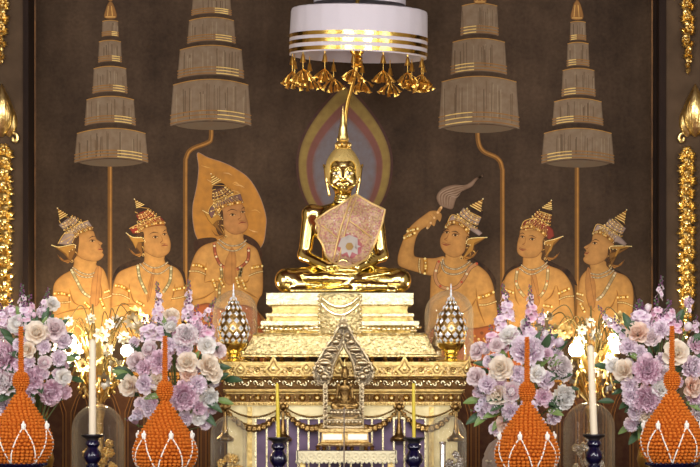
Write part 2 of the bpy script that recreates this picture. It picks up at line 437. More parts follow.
# painted parasols -------------------------------------------------
def parasol(tiers, finial, pole, label):
    p = Paint(0); p.line(pole, 4.6, (112, 76, 36), raw=True); p.line([(x+.6, y) for x, y in pole], 1.6, (164, 116, 58), raw=True)
    root = p.build('painted_parasol', mural, label)
    p.b = MB(); p.y = GY-.0012
    for i, (x0, x1, y0, y1) in enumerate(tiers):
        cx = (x0+x1)/2; h = y1-y0; bow = (x1-x0)*.075; fl = (x1-x0)*.02
        last = i == len(tiers)-1
        if last: p.poly([(x0, y1-bow)]+[(cx+(x1-x0)/2*math.cos(a), y1-bow*.6+bow*1.3*math.sin(a)) for a in [PI*k/10 for k in range(10, -1, -1)]], (96, 80, 62), sharp=True, raw=True)
        def arc(y, a, b_, bw, n=12): return [(a+(b_-a)*k/n, y-bw*(1-(2*k/n-1)**2)) for k in range(n+1)]
        top = arc(y0+bow, x0+fl, x1-fl, bow); bot = arc(y1, x0-fl, x1+fl, bow*.9)
        p.poly(top+bot[::-1], (122, 104, 84), (86, 69, 54), 1.5, sharp=True, raw=True)
        rr = random.Random(int(x0*7+i))
        for k in range(int((x1-x0)/3)):
            u = rr.uniform(.04, .96); k1 = rr.uniform(.1, .5); k2 = rr.uniform(.6, .85)
            g = rr.choice([(104, 86, 67), (136, 118, 95), (92, 75, 58)])
            xx = x0+(x1-x0)*u; bb = bow*(1-(2*u-1)**2)
            p.line([(xx, y0+bow-bb+h*k1*.6+1), (xx+rr.uniform(-.5, .5), y0+bow-bb+h*k2)], rr.uniform(.4, 1.1), g, False, raw=True)
        p.line(arc(y0+bow+.3, x0+fl, x1-fl, bow), .9, (164, 120, 58), raw=True)
        for k, dy in enumerate((-h*.04-.3, -h*.12-.6, -h*.2-.9)):
            a = arc(y1+dy, x0-fl*.9, x1+fl*.9, bow*.9)
            p.line(a, 1.0, (140, 98, 48), raw=True)
            lit = a[7:12] if cx < 350 else a[1:6]
            p.line(lit, .9, (226, 190, 112), raw=True)
        p.line(arc(y1+.3, x0, x1, bow*.85), .5, (70, 54, 42), raw=True)
    if finial:
        x, y0, y1 = finial
        p.poly([(x-1.5, y0), (x+1.5, y0), (x+4.5, y0+6), (x+6, y1), (x-6, y1), (x-4.5, y0+6)], (140, 98, 52), (70, 46, 28), 1.2, raw=True)
        p.line([(x-2, y0+4), (x-3, y1-2)], .8, (206, 160, 90), raw=True); p.line([(x+1, y0+4), (x+2, y1-2)], .8, (206, 160, 90), raw=True)
        p.line([(x-5, y1-1), (x+5, y1-1)], 1, (206, 160, 90), raw=True)
        p.dot((x, y0-3), 2.6, (130, 92, 50), True)
    p.build('parasol_canopy', root)
parasol([(102, 118.5, 20, 37), (98.5, 121.5, 40, 63), (93, 127, 66, 94), (85.5, 135, 96, 126), (75.5, 147, 128, 163)], (110.5, 2, 18), [(110, 160), (110, 240), (110, 345)], 'painted five-tiered parasol with straight pole nearest the left niche edge')
parasol([(192, 231, -6, 16), (188, 235, 17, 44), (178.5, 243, 45, 79), (171.5, 250, 79, 126)], None, [(211, 120), (211, 138), (207, 143), (192, 149), (186.5, 157), (185.5, 172), (185.5, 260), (185.5, 345)], 'painted parasol with bent pole beside the orange halo')
parasol([(461, 498, 3, 36), (451.5, 506, 38, 75), (440, 518, 76, 129)], (480, -14, 3), [(478, 122), (478, 140), (483, 151), (497, 158), (502, 168), (502.5, 190), (502.5, 345)], 'painted parasol with bent pole above the raised fly whisk')
parasol([(570, 586, 21, 41), (567, 589, 42, 67), (562, 595, 68, 97), (553, 602.5, 98, 126), (542.5, 613, 128, 164)], (577, 1, 19), [(577, 160), (577, 240), (577, 345)], 'painted five-tiered parasol with straight pole nearest the right niche edge')
# big halo behind the statue
def lens(cx, top, bot, hw, ym, n=14):
    R = []
    for k in range(n+1):
        t = k/n; y = top+(ym-top)*t; R.append((cx+hw*math.sin(t*PI/2)**.9, y))
    for k in range(1, n+1):
        t = k/n; R.append((cx+hw*math.cos(t*PI/2*.93), ym+(bot-ym)*math.sin(t*PI/2)))
    return R+[(2*cx-x, y) for x, y in reversed(R)][:-1]
p = Paint(0)
p.poly(lens(344.5, 82, 226, 48.5, 164), (66, 44, 42), sharp=True, raw=True)
p.poly(lens(344.5, 86, 224, 46, 164), (134, 112, 62), (104, 84, 50), 2.5, sharp=True, raw=True)
p.poly(lens(344.5, 102, 220, 38.5, 165), (112, 72, 66), (134, 104, 66), 1.5, sharp=True, raw=True)
p.poly(lens(344.5, 114, 216, 32.5, 166), (104, 98, 102), (112, 80, 76), 3.5, sharp=True, raw=True)
p.build('painted_halo', mural, 'pointed painted halo with gold rim and grey centre behind the statue head')

# painted figures --------------------------------------------------
def figure(T, label, face, body, extras, crown, eyes, brows, mouth, nose, ear, wing, before=None, layer=16):
    p = Paint(layer); p.T = T
    if before: before(p)
    p.poly(body, SKIN, SKE, 6.5, soft=True)
    if extras.get('arm'): p.poly(extras['arm'], SKIN, SKE, 4.5, soft=True)
    p.poly(face, extras.get('tone', (186, 134, 76)), (108, 66, 32), 4.2, soft=True)
    for l in extras.get('lines', ()):
        for w_, c_ in ((34, (196, 144, 76)), (22, (184, 132, 66)), (12, (160, 110, 54)), (5, (120, 78, 40))): p.line(l, w_, c_, taper=True)
    root = p.build('painted_figure', mural, label)
    root_y = p.y
    # face
    p.b = MB()
    for e, w in eyes:
        p.dot((e[0], e[1]), w*1.5, (176, 122, 68), ry=w*.95); p.dot((e[0], e[1]+1), w*1.1, (204, 168, 118), ry=w*.45); p.dot(e, w*.55, (58, 38, 26)); p.line([(e[0]-w*1.3, e[1]+3), (e[0]-w*.4, e[1]-w*.55), (e[0]+w*1.3, e[1]-w*.1)], 4.5, (66, 42, 28))
    for l in brows: p.line(l, 8, (84, 52, 32), taper=True)
    for l in nose: p.line(l, 9, (168, 114, 64), taper=True); p.line(l, 4, (124, 78, 42), taper=True)
    p.line(mouth, 12, (150, 76, 52), taper=True); p.line(mouth, 3.5, (86, 44, 32), taper=True); p.line([(x, y-11) for x, y in mouth], 6, (138, 92, 54), taper=True)
    p.poly(ear, (196, 142, 74), SKE, 1)
    p.build('painted_face', root)
    # jewels
    p.b = MB()
    for g in extras.get('sash', ()): p.poly(g, (176, 122, 68), (122, 78, 42), 2.4, soft=True); p.line([g[0], g[len(g)//2]], 4, (134, 90, 50))
    for g in extras.get('neck', ()): p.line(g, 13, (104, 84, 60)); p.line(g, 8, (176, 158, 126)); p.dots(g, 14, 3.5, [(206, 190, 152), (120, 104, 84)])
    for g, c1, c2 in extras.get('garland', ()): p.line(g, 26, tuple(int(v*.55) for v in c1)); p.line(g, 19, c1); p.dots(g, 10, 9, [c2, (222, 210, 170), c1])
    for g in extras.get('bands', ()): p.line(g, 17, (126, 84, 36)); p.line(g, 9, (188, 160, 104)); p.dots(g, 8, 3.5, [(226, 204, 150)])
    for g in extras.get('cuffs', ()): p.line(g, 34, (170, 116, 44)); p.dots(g, 7, 9, [(246, 214, 120), (216, 160, 66), (120, 76, 30)]); p.dots(g, 4, 5, [(255, 240, 180)])
    p.build('painted_jewellery', root)
    # crown
    p.b = MB()
    hair, brim, tier, black, tip, c_brim, c_tier, gold_line = crown
    dk = lambda c, f: tuple(int(v*f) for v in c)
    p.poly(hair, (84, 56, 34), (56, 38, 26), 1.5)
    hq = [Vector(v) for v in hair]; hc = sum(hq, Vector((0, 0)))/len(hq)
    for k, v in enumerate(hq): p.line([hc.lerp(v, .15), hc.lerp(v, .6)+Vector((5, -5)), hc.lerp(v, .95)], 7, [(184, 134, 62), (52, 36, 26), (214, 168, 92)][k % 3], taper=True)
    low = max(hq, key=lambda v: v[1]); sg = -1 if tip[0][0] < gold_line[-1][0] else 1
    sg = -1 if T[0] < 345 else 1
    for k in range(4): p.line([low+Vector((0, -18)), low+Vector((sg*(22+14*k), 8-6*k)), low+Vector((sg*(50+18*k), -8-16*k))], 10, [(170, 118, 56), (126, 84, 40)][k % 2], taper=True)
    p.dot(low+Vector((-sg*8, -4)), 13, (200, 162, 96)); p.dot(low+Vector((-sg*8, 0)), 6, (92, 60, 34))
    hcx = sum((Vector(v) for v in ear), Vector((0, 0)))/len(ear)
    p.poly([wing[0], Vector(wing[0]).lerp(hcx, .5)+Vector((0, -12)), hcx+Vector((0, -28)), hcx+Vector((0, 10)), low, Vector(wing[-1]).lerp(low, .3)], (132, 90, 42), (74, 48, 26), 1.2, sharp=True)
    p.poly(wing, (176, 126, 56), (84, 54, 26), 1.2, sharp=True); p.dots(wing[:len(wing)//2+1], 9, 4, [(250, 226, 156)])
    p.line(wing[:len(wing)//2], 5, (250, 222, 150))
    p.poly(brim, c_brim, dk(c_brim, .55), 1.6, sharp=True)
    q = catmull([Vector(v) for v in gold_line], 8); c = Vector(tip[0]); n = 11
    for k in range(n):                               # upright gold leaves round the brim
        a = q[int(k/(n-1)*(len(q)-1))]; d = (c-a)*(.24 if k % 2 else .17)
        a2 = q[max(0, int((k-.45)/(n-1)*(len(q)-1)))]; a3 = q[min(len(q)-1, int((k+.45)/(n-1)*(len(q)-1)))]
        p.line([a2, a+d, a3], 4.5, (206, 160, 84), False); p.line([a, a+d*.8], 4, dk(c_brim, .45), False); p.dot(a+d*1.05, 4.5, (246, 216, 140))
    p.line(brim[:4], 6, (212, 168, 92)); bq = sum((Vector(v) for v in brim), Vector((0, 0)))/len(brim)
    for k in (0, 1, -1, -2): p.line([Vector(brim[k]).lerp(bq, .15), Vector(brim[k]).lerp(bq, .75)], 5, (206, 160, 84), False); p.dot(Vector(brim[k]).lerp(bq, .2), 6, (240, 206, 124))
    up = [v+(c-v)*.30 for v in q]; p.line(up, 5, (222, 180, 104), False)
    p.line(gold_line, 27, (158, 104, 44)); p.dots(gold_line, 15, 9, [(238, 200, 116), (196, 140, 58), (110, 70, 30)]); p.dots(gold_line, 15, 3.5, [(255, 236, 176), (120, 76, 34)])
    p.poly(tier, c_tier, dk(c_tier, .5), 1.6, sharp=True)
    q = [Vector(v) for v in tier]; c = sum(q, Vector((0, 0)))/len(q)
    ax = (Vector(tip[0])-c).normalized(); pr = Vector((-ax[1], ax[0]))
    wd = max(abs((v-c).dot(pr)) for v in q)*.84
    for o_ in (-36, -12, 12, 32):
        w_ = wd*(1-o_/150); bow = -ax*10
        L3 = [c+ax*o_-pr*w_, c+ax*o_+bow, c+ax*o_+pr*w_]
        p.line([v-ax*9 for v in L3], 4, (214, 168, 88)); p.dots(L3, 8, 5.5, [(248, 218, 140), (190, 140, 64)]); p.line([v+ax*8 for v in L3], 3, dk(c_tier, .4))
    p.poly(black, (44, 32, 28)); p.line([black[0], black[-1]], 6, (214, 170, 90), False); p.line([black[1], black[-2]], 4, (190, 142, 70), False)
    p.poly(tip, (178, 126, 56), (96, 62, 30), 1.1, sharp=True)
    t0, t1, t2 = (Vector(tip[0]), Vector(tip[1]), Vector(tip[-1]))
    for f in (.35, .6, .8, 1): p.line([t0.lerp(t1, f), t0.lerp(t2, f)], 6, (244, 212, 132), False); p.line([t0.lerp(t1, f-.09), t0.lerp(t2, f-.09)], 4, (90, 58, 32), False)
    p.dot(t0, 5, (255, 232, 170))
    p.build('painted_crown', root)
    return root
MAUVE = (158, 136, 126); RED = (150, 52, 40); GREEN = (160, 146, 104)
F = 7.78
# 1 profile, mauve crown
figure((40, 200, F), 'painted kneeling figure in profile, grey-mauve crown, nearest the left niche edge',
    [(300, 265), (345, 245), (410, 238), (432, 285), (446, 308), (485, 334), (476, 352), (478, 372), (490, 393), (486, 408), (496, 428), (478, 458), (435, 478), (360, 470), (300, 440), (262, 380), (262, 310)],
    [(270, 440), (262, 500), (240, 545), (165, 590), (112, 650), (98, 740), (100, 880), (80, 1010), (90, 1100), (560, 1100), (556, 1000), (552, 800), (542, 700), (520, 600), (490, 535), (440, 505), (436, 470), (350, 440)],
    dict(lines=[[(232, 690), (228, 760), (226, 850)], [(110, 900), (200, 870), (330, 845), (420, 850)], [(230, 690), (260, 790), (330, 830)], [(470, 640), (480, 740), (440, 830)]],
         sash=[[(455, 512), (482, 545), (474, 640), (462, 780), (430, 828), (388, 805), (394, 720), (408, 610), (428, 545)]],
         neck=[[(255, 525), (320, 565), (380, 580), (425, 565)], [(250, 545), (310, 590), (370, 602), (415, 592)]],
         garland=[([(245, 545), (285, 625), (335, 715), (385, 752)], GREEN, (198, 190, 150))],
         bands=[[(105, 790), (170, 800), (236, 792)], [(495, 765), (530, 755), (553, 745)]], cuffs=[[(115, 728), (170, 728), (228, 742)], [(505, 718), (535, 708)], [(350, 800), (400, 850)], [(470, 770), (500, 840)]]),
    ([(225, 330), (300, 270), (290, 420), (240, 480), (200, 470), (215, 400)], [(140, 340), (195, 255), (285, 195), (375, 160), (398, 190), (410, 215), (330, 250), (268, 292), (245, 345), (200, 352)],
     [(145, 195), (210, 142), (278, 128), (296, 160), (290, 185), (225, 205), (190, 240)], [(150, 160), (185, 128), (222, 120), (226, 135), (160, 182)], [(137, 65), (215, 112), (152, 150)], MAUVE, MAUVE,
     [(275, 285), (310, 255), (360, 235), (410, 216)]),
    [((408, 318), 17)], [[(378, 302), (405, 285), (432, 284)]], [(450, 388), (470, 385), (488, 388)], [[(455, 330), (462, 348), (478, 350)]],
    [(262, 365), (290, 375), (298, 410), (282, 440), (262, 420), (255, 385)], [(92, 352), (150, 366), (262, 346), (275, 372), (230, 400), (225, 450), (200, 420), (160, 392)])
# 2 three-quarter, red crown
def hair2(p):
    p.poly([(55, 660), (95, 570), (180, 520), (262, 500), (280, 540), (180, 570), (100, 640)], (40, 30, 26)); p.poly([(460, 470), (520, 525), (610, 590), (632, 700), (600, 660), (520, 570)], (40, 30, 26))
figure((105, 195, F), 'painted figure with red crown turned up toward the statue, behind the second bouquet',
    [(250, 300), (290, 262), (380, 238), (466, 238), (484, 290), (503, 340), (512, 390), (503, 440), (470, 472), (420, 488), (370, 476), (318, 445), (285, 400)],
    [(310, 430), (305, 500), (285, 530), (190, 562), (105, 605), (66, 690), (52, 800), (40, 1000), (40, 1100), (630, 1100), (628, 1000), (620, 760), (608, 650), (565, 575), (480, 532), (462, 500), (460, 460), (380, 440)],
    dict(lines=[[(192, 690), (185, 770), (192, 860)], [(545, 690), (535, 760), (512, 830)], [(60, 870), (160, 850), (260, 850)], [(192, 720), (220, 820), (280, 860)]],
         sash=[[(378, 565), (388, 590), (372, 700), (352, 800), (330, 835), (324, 790), (338, 700), (358, 620)]],
         neck=[[(300, 528), (350, 558), (400, 567), (450, 550), (490, 522)], [(272, 535), (325, 588), (385, 612), (440, 606), (502, 560)]],
         garland=[([(255, 550), (272, 650), (322, 765)], (146, 138, 98), (190, 178, 136)), ([(515, 560), (505, 670), (455, 755)], (146, 138, 98), (190, 178, 136))],
         bands=[[(58, 770), (130, 778), (190, 808)], [(520, 806), (570, 800), (618, 788)]], cuffs=[[(85, 705), (130, 712), (188, 745)], [(535, 738), (615, 722)], [(250, 830), (300, 860)]]),
    ([(235, 320), (300, 290), (300, 420), (290, 470), (250, 450), (235, 390)], [(190, 262), (260, 226), (360, 186), (430, 168), (465, 205), (470, 235), (390, 240), (300, 262), (250, 302), (215, 300)],
     [(240, 155), (310, 112), (372, 130), (395, 168), (330, 185), (265, 205)], [(234, 132), (250, 95), (310, 84), (346, 105), (255, 142)], [(230, 33), (305, 74), (244, 100)], RED, RED,
     [(255, 285), (310, 248), (390, 222), (466, 216)]),
    [((392, 328), 18), ((464, 306), 15)], [[(342, 308), (380, 290), (422, 298)], [(450, 288), (468, 274), (484, 272)]], [(436, 398), (462, 390), (492, 396)], [[(428, 305), (448, 350), (432, 372), (462, 380)]],
    [(265, 375), (295, 365), (308, 400), (300, 440), (275, 420)], [(166, 296), (215, 328), (290, 332), (312, 364), (260, 372), (240, 420), (215, 370)], hair2)
# 3 with the orange halo, hands pressed together
p = Paint(1); p.T = (185, 165, F)
p.poly([(95, -96), (180, -60), (300, -20), (400, 30), (500, 105), (580, 235), (628, 380), (632, 480), (600, 630), (480, 700), (200, 680), (98, 580), (62, 460), (58, 320), (90, 160), (104, 20)], (178, 122, 54), (128, 116, 118), 1.0)
rr = random.Random(3)
for k in range(26):
    a = rr.uniform(-.4, 1); x = rr.uniform(110, 560); y = rr.uniform(0, 520)
    if x > 330+y*.6: continue
    p.line([(x, y), (x+40*math.cos(a), y-34*math.sin(a)+10), (x+70, y+20)], 9, rr.choice([(206, 154, 84), (182, 122, 48), (212, 168, 110)]), taper=True)
p.build('painted_halo', mural, 'leaf-shaped orange painted halo with a grey rim')
def halo3(p):
    p.poly([(70, 600), (130, 570), (240, 570), (240, 640), (120, 640), (80, 680)], (54, 36, 28)); p.poly([(450, 540), (540, 580), (590, 650), (600, 780), (560, 680), (470, 610)], (54, 36, 28))
figure((185, 165, F), 'painted figure with palms pressed together in front of an orange halo',
    [(265, 340), (330, 312), (430, 300), (462, 335), (470, 390), (488, 440), (492, 475), (475, 512), (430, 536), (375, 540), (318, 505), (278, 440)],
    [(305, 500), (300, 560), (240, 592), (150, 622), (92, 672), (52, 760), (32, 850), (14, 960), (12, 1030), (60, 1052), (20, 1120), (10, 1250), (600, 1250), (560, 1120), (575, 1046), (602, 1000), (608, 900), (602, 800), (588, 735), (555, 650), (480, 602), (455, 570), (450, 530), (380, 500)],
    dict(tone=(178, 124, 74), lines=[[(165, 760), (158, 850), (150, 910)], [(150, 915), (215, 905), (330, 920)], [(60, 1050), (150, 1030), (250, 965)], [(500, 880), (480, 910), (400, 930)], [(575, 1045), (500, 1000), (430, 960)], [(520, 780), (505, 850)], [(230, 960), (240, 1060)], [(430, 970), (440, 1080)]],
         sash=[[(365, 640), (396, 700), (398, 800), (400, 890), (365, 932), (330, 930), (302, 880), (312, 760), (338, 690)]],
         neck=[[(265, 580), (320, 618), (380, 630), (440, 614), (478, 582)], [(255, 602), (318, 655), (380, 668), (430, 652), (474, 612)]],
         garland=[([(228, 612), (236, 690), (268, 765), (302, 795)], (152, 78, 54), (186, 110, 74)), ([(495, 645), (490, 735), (440, 790), (404, 812)], (152, 78, 54), (186, 110, 74)), ([(280, 800), (285, 860), (270, 960), (265, 1060)], (146, 120, 72), (200, 170, 110)), ([(440, 800), (425, 870)], (146, 120, 72), (200, 170, 110))],
         bands=[[(34, 826), (100, 828), (158, 850)], [(498, 862), (550, 840), (604, 828)]], cuffs=[[(64, 780), (110, 782), (162, 808)], [(522, 800), (600, 786)], [(218, 895), (245, 970)], [(270, 885), (302, 945)], [(400, 880), (420, 945)], [(445, 900), (470, 960)]]),
    ([(230, 400), (290, 350), (300, 480), (310, 560), (260, 540), (235, 470)], [(180, 370), (202, 320), (290, 262), (430, 222), (455, 290), (400, 300), (305, 322), (255, 385), (205, 415)],
     [(212, 270), (214, 200), (295, 168), (350, 195), (380, 218), (300, 240), (250, 262)], [(212, 196), (225, 158), (280, 140), (310, 162), (240, 190)], [(203, 70), (280, 115), (210, 155)], (120, 88, 84), (108, 72, 60),
     [(235, 385), (280, 330), (360, 304), (448, 290)]),
    [((370, 388), 18), ((450, 366), 15)], [[(325, 365), (365, 345), (410, 358)], [(436, 346), (455, 332), (468, 336)]], [(416, 458), (446, 446), (482, 452)], [[(420, 350), (436, 405), (412, 424), (450, 436)]],
    [(235, 430), (265, 425), (280, 460), (268, 510), (245, 490)], [(140, 355), (190, 380), (262, 384), (292, 424), (250, 436), (215, 470), (180, 430)], halo3)
# 4 with the fly whisk
def shoulder4(p):
    p.poly([(500, 585), (590, 625), (668, 720), (672, 800), (640, 740), (570, 640)], (40, 30, 26))
figure((395, 170, 6.667), 'painted figure raising a fly whisk, right of the golden statue',
    [(330, 410), (380, 366), (470, 382), (494, 440), (482, 505), (450, 560), (400, 584), (345, 566), (308, 520), (300, 470), (312, 432)],
    [(340, 560), (330, 585), (255, 615), (240, 700), (232, 850), (224, 1000), (220, 1220), (700, 1220), (706, 1100), (686, 960), (668, 850), (652, 760), (618, 690), (560, 640), (490, 608), (450, 580), (445, 540), (400, 545)],
    dict(arm=[(332, 580), (255, 588), (155, 582), (126, 560), (134, 480), (165, 410), (235, 366), (262, 374), (280, 330), (300, 344), (312, 300), (285, 274), (240, 272), (205, 292), (130, 350), (84, 402), (48, 480), (20, 570), (22, 630), (62, 656), (150, 682), (240, 704), (300, 680)],
         lines=[[(540, 790), (552, 900), (600, 1030)], [(430, 960), (500, 920), (545, 850)], [(232, 300), (262, 330)], [(255, 290), (285, 322)], [(250, 705), (242, 760)], [(470, 1000), (460, 1090)]],
         neck=[[(318, 595), (335, 640), (400, 662), (460, 640), (502, 606)], [(308, 612), (330, 678), (400, 696), (470, 670), (515, 622)]],
         garland=[([(292, 610), (268, 700), (288, 762), (345, 790), (412, 780), (462, 720), (500, 655), (545, 625)], (180, 130, 88), (176, 74, 50))],
         bands=[[(165, 592), (160, 640), (168, 686)], [(562, 900), (610, 898), (674, 876)]], cuffs=[[(200, 592), (205, 640), (198, 690)], [(560, 850), (610, 838), (656, 815)], [(62, 452), (130, 420)], [(85, 408), (150, 392)]]),
    ([(480, 440), (520, 480), (540, 560), (500, 580), (450, 590), (470, 520)], [(350, 352), (380, 300), (440, 322), (520, 368), (584, 420), (560, 440), (500, 402), (430, 360)],
     [(420, 302), (455, 250), (530, 290), (576, 320), (552, 372), (480, 338)], [(500, 282), (530, 240), (582, 270), (574, 318)], [(586, 193), (500, 236), (572, 276)], MAUVE, MAUVE,
     [(340, 380), (380, 348), (450, 372), (490, 420)]),
    [((345, 416), 15), ((402, 434), 17)], [[(318, 398), (340, 392), (362, 402)], [(376, 412), (405, 410), (436, 432)]], [(310, 490), (338, 500), (372, 496)], [[(362, 412), (346, 452), (330, 462), (352, 474)]],
    [(468, 480), (500, 470), (512, 500), (496, 530), (470, 540)], [(612, 450), (540, 452), (488, 462), (474, 490), (500, 500), (450, 590), (520, 540), (530, 490)], shoulder4)
p = Paint(150); p.T = (395, 170, 6.667)
p.poly([(275, 190), (288, 150), (330, 115), (400, 98), (460, 102), (500, 82), (540, 52), (590, 36), (548, 66), (515, 110), (468, 134), (430, 156), (404, 205), (382, 262), (330, 252), (298, 238)], (134, 108, 88), (84, 64, 50), 1.4)
for k in range(9):
    o_ = k*9; p.line([(300+o_*.9, 232+o_*.2), (300+o_, 160+o_*.3), (385+o_*.4, 116+o_*.9), (480-o_*.6, 100+o_*.7)], 5, [(164, 138, 116), (104, 80, 62)][k % 2], taper=True)
p.line([(215, 388), (260, 320), (308, 250)], 20, (178, 130, 74)); p.dots([(215, 388), (308, 250)], 5, 8, [(232, 190, 130)])
p.build('painted_whisk', mural, 'painted fly whisk with pale wavy hair in the raised hand')
# 5 red crown facing left
def hair5(p):
    p.poly([(55, 680), (90, 590), (190, 530), (220, 560), (110, 610)], (40, 30, 26)); p.poly([(390, 500), (480, 540), (580, 590), (640, 700), (600, 680), (520, 590), (420, 560)], (40, 30, 26))
figure((495, 195, F), 'painted figure with red and gold crown turned left, behind the third bouquet',
    [(200, 270), (262, 264), (345, 284), (388, 335), (380, 405), (352, 452), (322, 482), (260, 492), (205, 478), (172, 440), (174, 370), (190, 312)],
    [(225, 470), (215, 530), (200, 552), (122, 590), (76, 650), (60, 740), (66, 850), (70, 1000), (60, 1100), (630, 1100), (622, 1000), (614, 800), (592, 690), (520, 592), (420, 548), (378, 510), (370, 450), (300, 430)],
    dict(lines=[[(150, 700), (160, 800), (190, 860)], [(480, 700), (500, 780), (500, 860)], [(470, 700), (440, 780), (380, 830)]],
         sash=[[(278, 600), (312, 598), (338, 720), (348, 840), (300, 884), (288, 760)]],
         neck=[[(205, 545), (258, 578), (312, 578), (368, 556), (408, 520)], [(192, 570), (258, 614), (325, 606), (410, 548)]],
         garland=[([(175, 580), (163, 670), (188, 738), (235, 795)], (172, 148, 98), (190, 110, 62)), ([(412, 565), (406, 670), (382, 745), (345, 795)], (172, 148, 98), (190, 110, 62))],
         bands=[[(500, 812), (550, 792), (612, 786)]], cuffs=[[(498, 765), (575, 730)], [(85, 740), (140, 760)], [(380, 860), (440, 870)]]),
    ([(375, 340), (430, 350), (420, 430), (400, 500), (360, 500), (370, 430)], [(205, 252), (230, 202), (320, 180), (392, 212), (452, 270), (462, 320), (420, 350), (370, 302), (300, 266), (215, 272)],
     [(298, 172), (320, 120), (390, 138), (442, 162), (432, 218), (370, 192)], [(348, 128), (368, 100), (430, 118), (442, 158)], [(438, 42), (366, 95), (444, 112)], (134, 54, 44), (120, 50, 40),
     [(206, 256), (270, 244), (340, 272), (400, 318)]),
    [((212, 326), 15), ((290, 344), 18)], [[(192, 304), (215, 296), (232, 308)], [(262, 318), (292, 318), (322, 336)]], [(186, 414), (212, 428), (244, 424)], [[(240, 312), (232, 372), (214, 384), (236, 392)]],
    [(370, 390), (395, 380), (402, 420), (385, 455), (368, 440)], [(528, 322), (460, 345), (395, 362), (386, 385), (430, 390), (385, 480), (440, 430), (460, 370)], hair5)
# 6 profile facing left
def hair6(p): p.poly([(400, 490), (500, 540), (575, 620), (600, 760), (570, 680), (500, 560)], (40, 30, 26))
figure((560, 205, F), 'painted figure in profile facing left, grey-mauve crown, nearest the right niche edge',
    [(258, 228), (242, 288), (188, 326), (196, 342), (202, 358), (188, 384), (192, 398), (180, 418), (192, 446), (240, 468), (300, 456), (352, 424), (392, 352), (420, 300), (350, 242), (300, 226)],
    [(235, 450), (236, 500), (215, 500), (162, 560), (142, 650), (130, 800), (118, 1000), (110, 1100), (560, 1100), (546, 1000), (562, 850), (572, 720), (560, 620), (512, 552), (430, 520), (380, 490), (356, 440), (300, 420)],
    dict(lines=[[(440, 660), (450, 720), (445, 850)], [(440, 700), (400, 790), (330, 830)], [(200, 700), (230, 790), (270, 830)]],
         sash=[[(218, 482), (258, 560), (278, 640), (272, 790), (232, 795), (204, 700), (196, 590)]],
         neck=[[(240, 532), (300, 542), (370, 516), (402, 488)], [(245, 560), (305, 566), (378, 540), (420, 505)]],
         garland=[([(430, 530), (382, 618), (332, 700), (288, 738)], (166, 146, 104), (198, 170, 140))],
         bands=[[(450, 758), (505, 762), (562, 786)], [(130, 725), (180, 750)]], cuffs=[[(450, 720), (525, 716)], [(135, 690), (175, 700)], [(160, 770), (190, 830)]]),
    ([(380, 330), (440, 330), (440, 400), (400, 480), (360, 470), (370, 400)], [(258, 212), (290, 150), (370, 180), (452, 230), (522, 300), (500, 322), (440, 290), (420, 292), (340, 216)],
     [(348, 158), (385, 105), (470, 140), (514, 182), (482, 232), (400, 190)], [(425, 108), (450, 88), (506, 150), (490, 168)], [(517, 38), (428, 95), (502, 136)], MAUVE, MAUVE,
     [(258, 222), (300, 210), (350, 236), (415, 290)]),
    [((270, 298), 17)], [[(248, 284), (275, 268), (308, 284)]], [(188, 372), (208, 378), (228, 366)], [[(192, 332), (212, 338), (222, 326)]],
    [(370, 375), (392, 368), (400, 405), (384, 440), (366, 425)], [(556, 322), (480, 318), (400, 322), (385, 340), (440, 345), (420, 400), (380, 450), (440, 400), (470, 345)], hair6)
# painted lower robes and dado behind the altar
p = Paint(100); rr = random.Random(11)
for x0, x1, y0, y1, wh in ((186, 262, 303, 372, 'below the figure with pressed palms'), (425, 520, 322, 372, 'below the figure raising the whisk')):
    p = Paint(100)
    p.poly([(x0, y1), (x0+2, y0+14), (x0+20, y0), ((x0+x1)/2, y0+6), (x1-16, y0+2), (x1, y0+18), (x1, y1)], (168, 92, 52), (112, 60, 36), 3, raw=True)
    for k in range(60):
        x = rr.uniform(x0+4, x1-4); y = rr.uniform(y0+10, y1-2); p.dot((x, y), rr.uniform(.8, 1.8), rr.choice([(222, 170, 84), (196, 74, 48), (232, 200, 130), (120, 62, 40)]), True)
    for k in range(9):
        x = x0+(x1-x0)*k/8; p.line([(x, y1), (x+5, y0+30), (x+rr.uniform(-4, 4), y0+16)], 1.1, (226, 178, 92), raw=True)
    p.build('painted_robe', mural, 'painted orange robe folds with gold flecks '+wh)
p = Paint(4)
p.poly([(37, 372), (651, 372), (651, 520), (37, 520)], (78, 48, 32), sharp=True, raw=True)
for x in range(44, 648, 27):
    p.poly([(x, 520), (x, 412), (x+5, 398), (x+11, 388), (x+17, 398), (x+22, 412), (x+22, 520)], (58, 33, 26), (96, 60, 32), .8, sharp=True, raw=True)
    for d in (0, 3):
        p.line([(x+d, 520), (x+d, 412+d), (x+5+d*.6, 398+d), (x+11, 388+d*1.5), (x+17-d*.6, 398+d), (x+22-d, 412+d), (x+22-d, 520)], .7, (140, 96, 48), False, raw=True)
p.line([(37, 374), (651, 374)], 3, (176, 122, 56), raw=True); p.line([(37, 381), (651, 381)], 1.5, (176, 122, 56), raw=True)
for k in range(int(614/6)): p.dot((40+k*6, 377.6), 1.4, (206, 150, 72), True)
p.build('painted_dado', mural, 'dark brown painted border of gold-lined pointed arches at the foot of the mural')
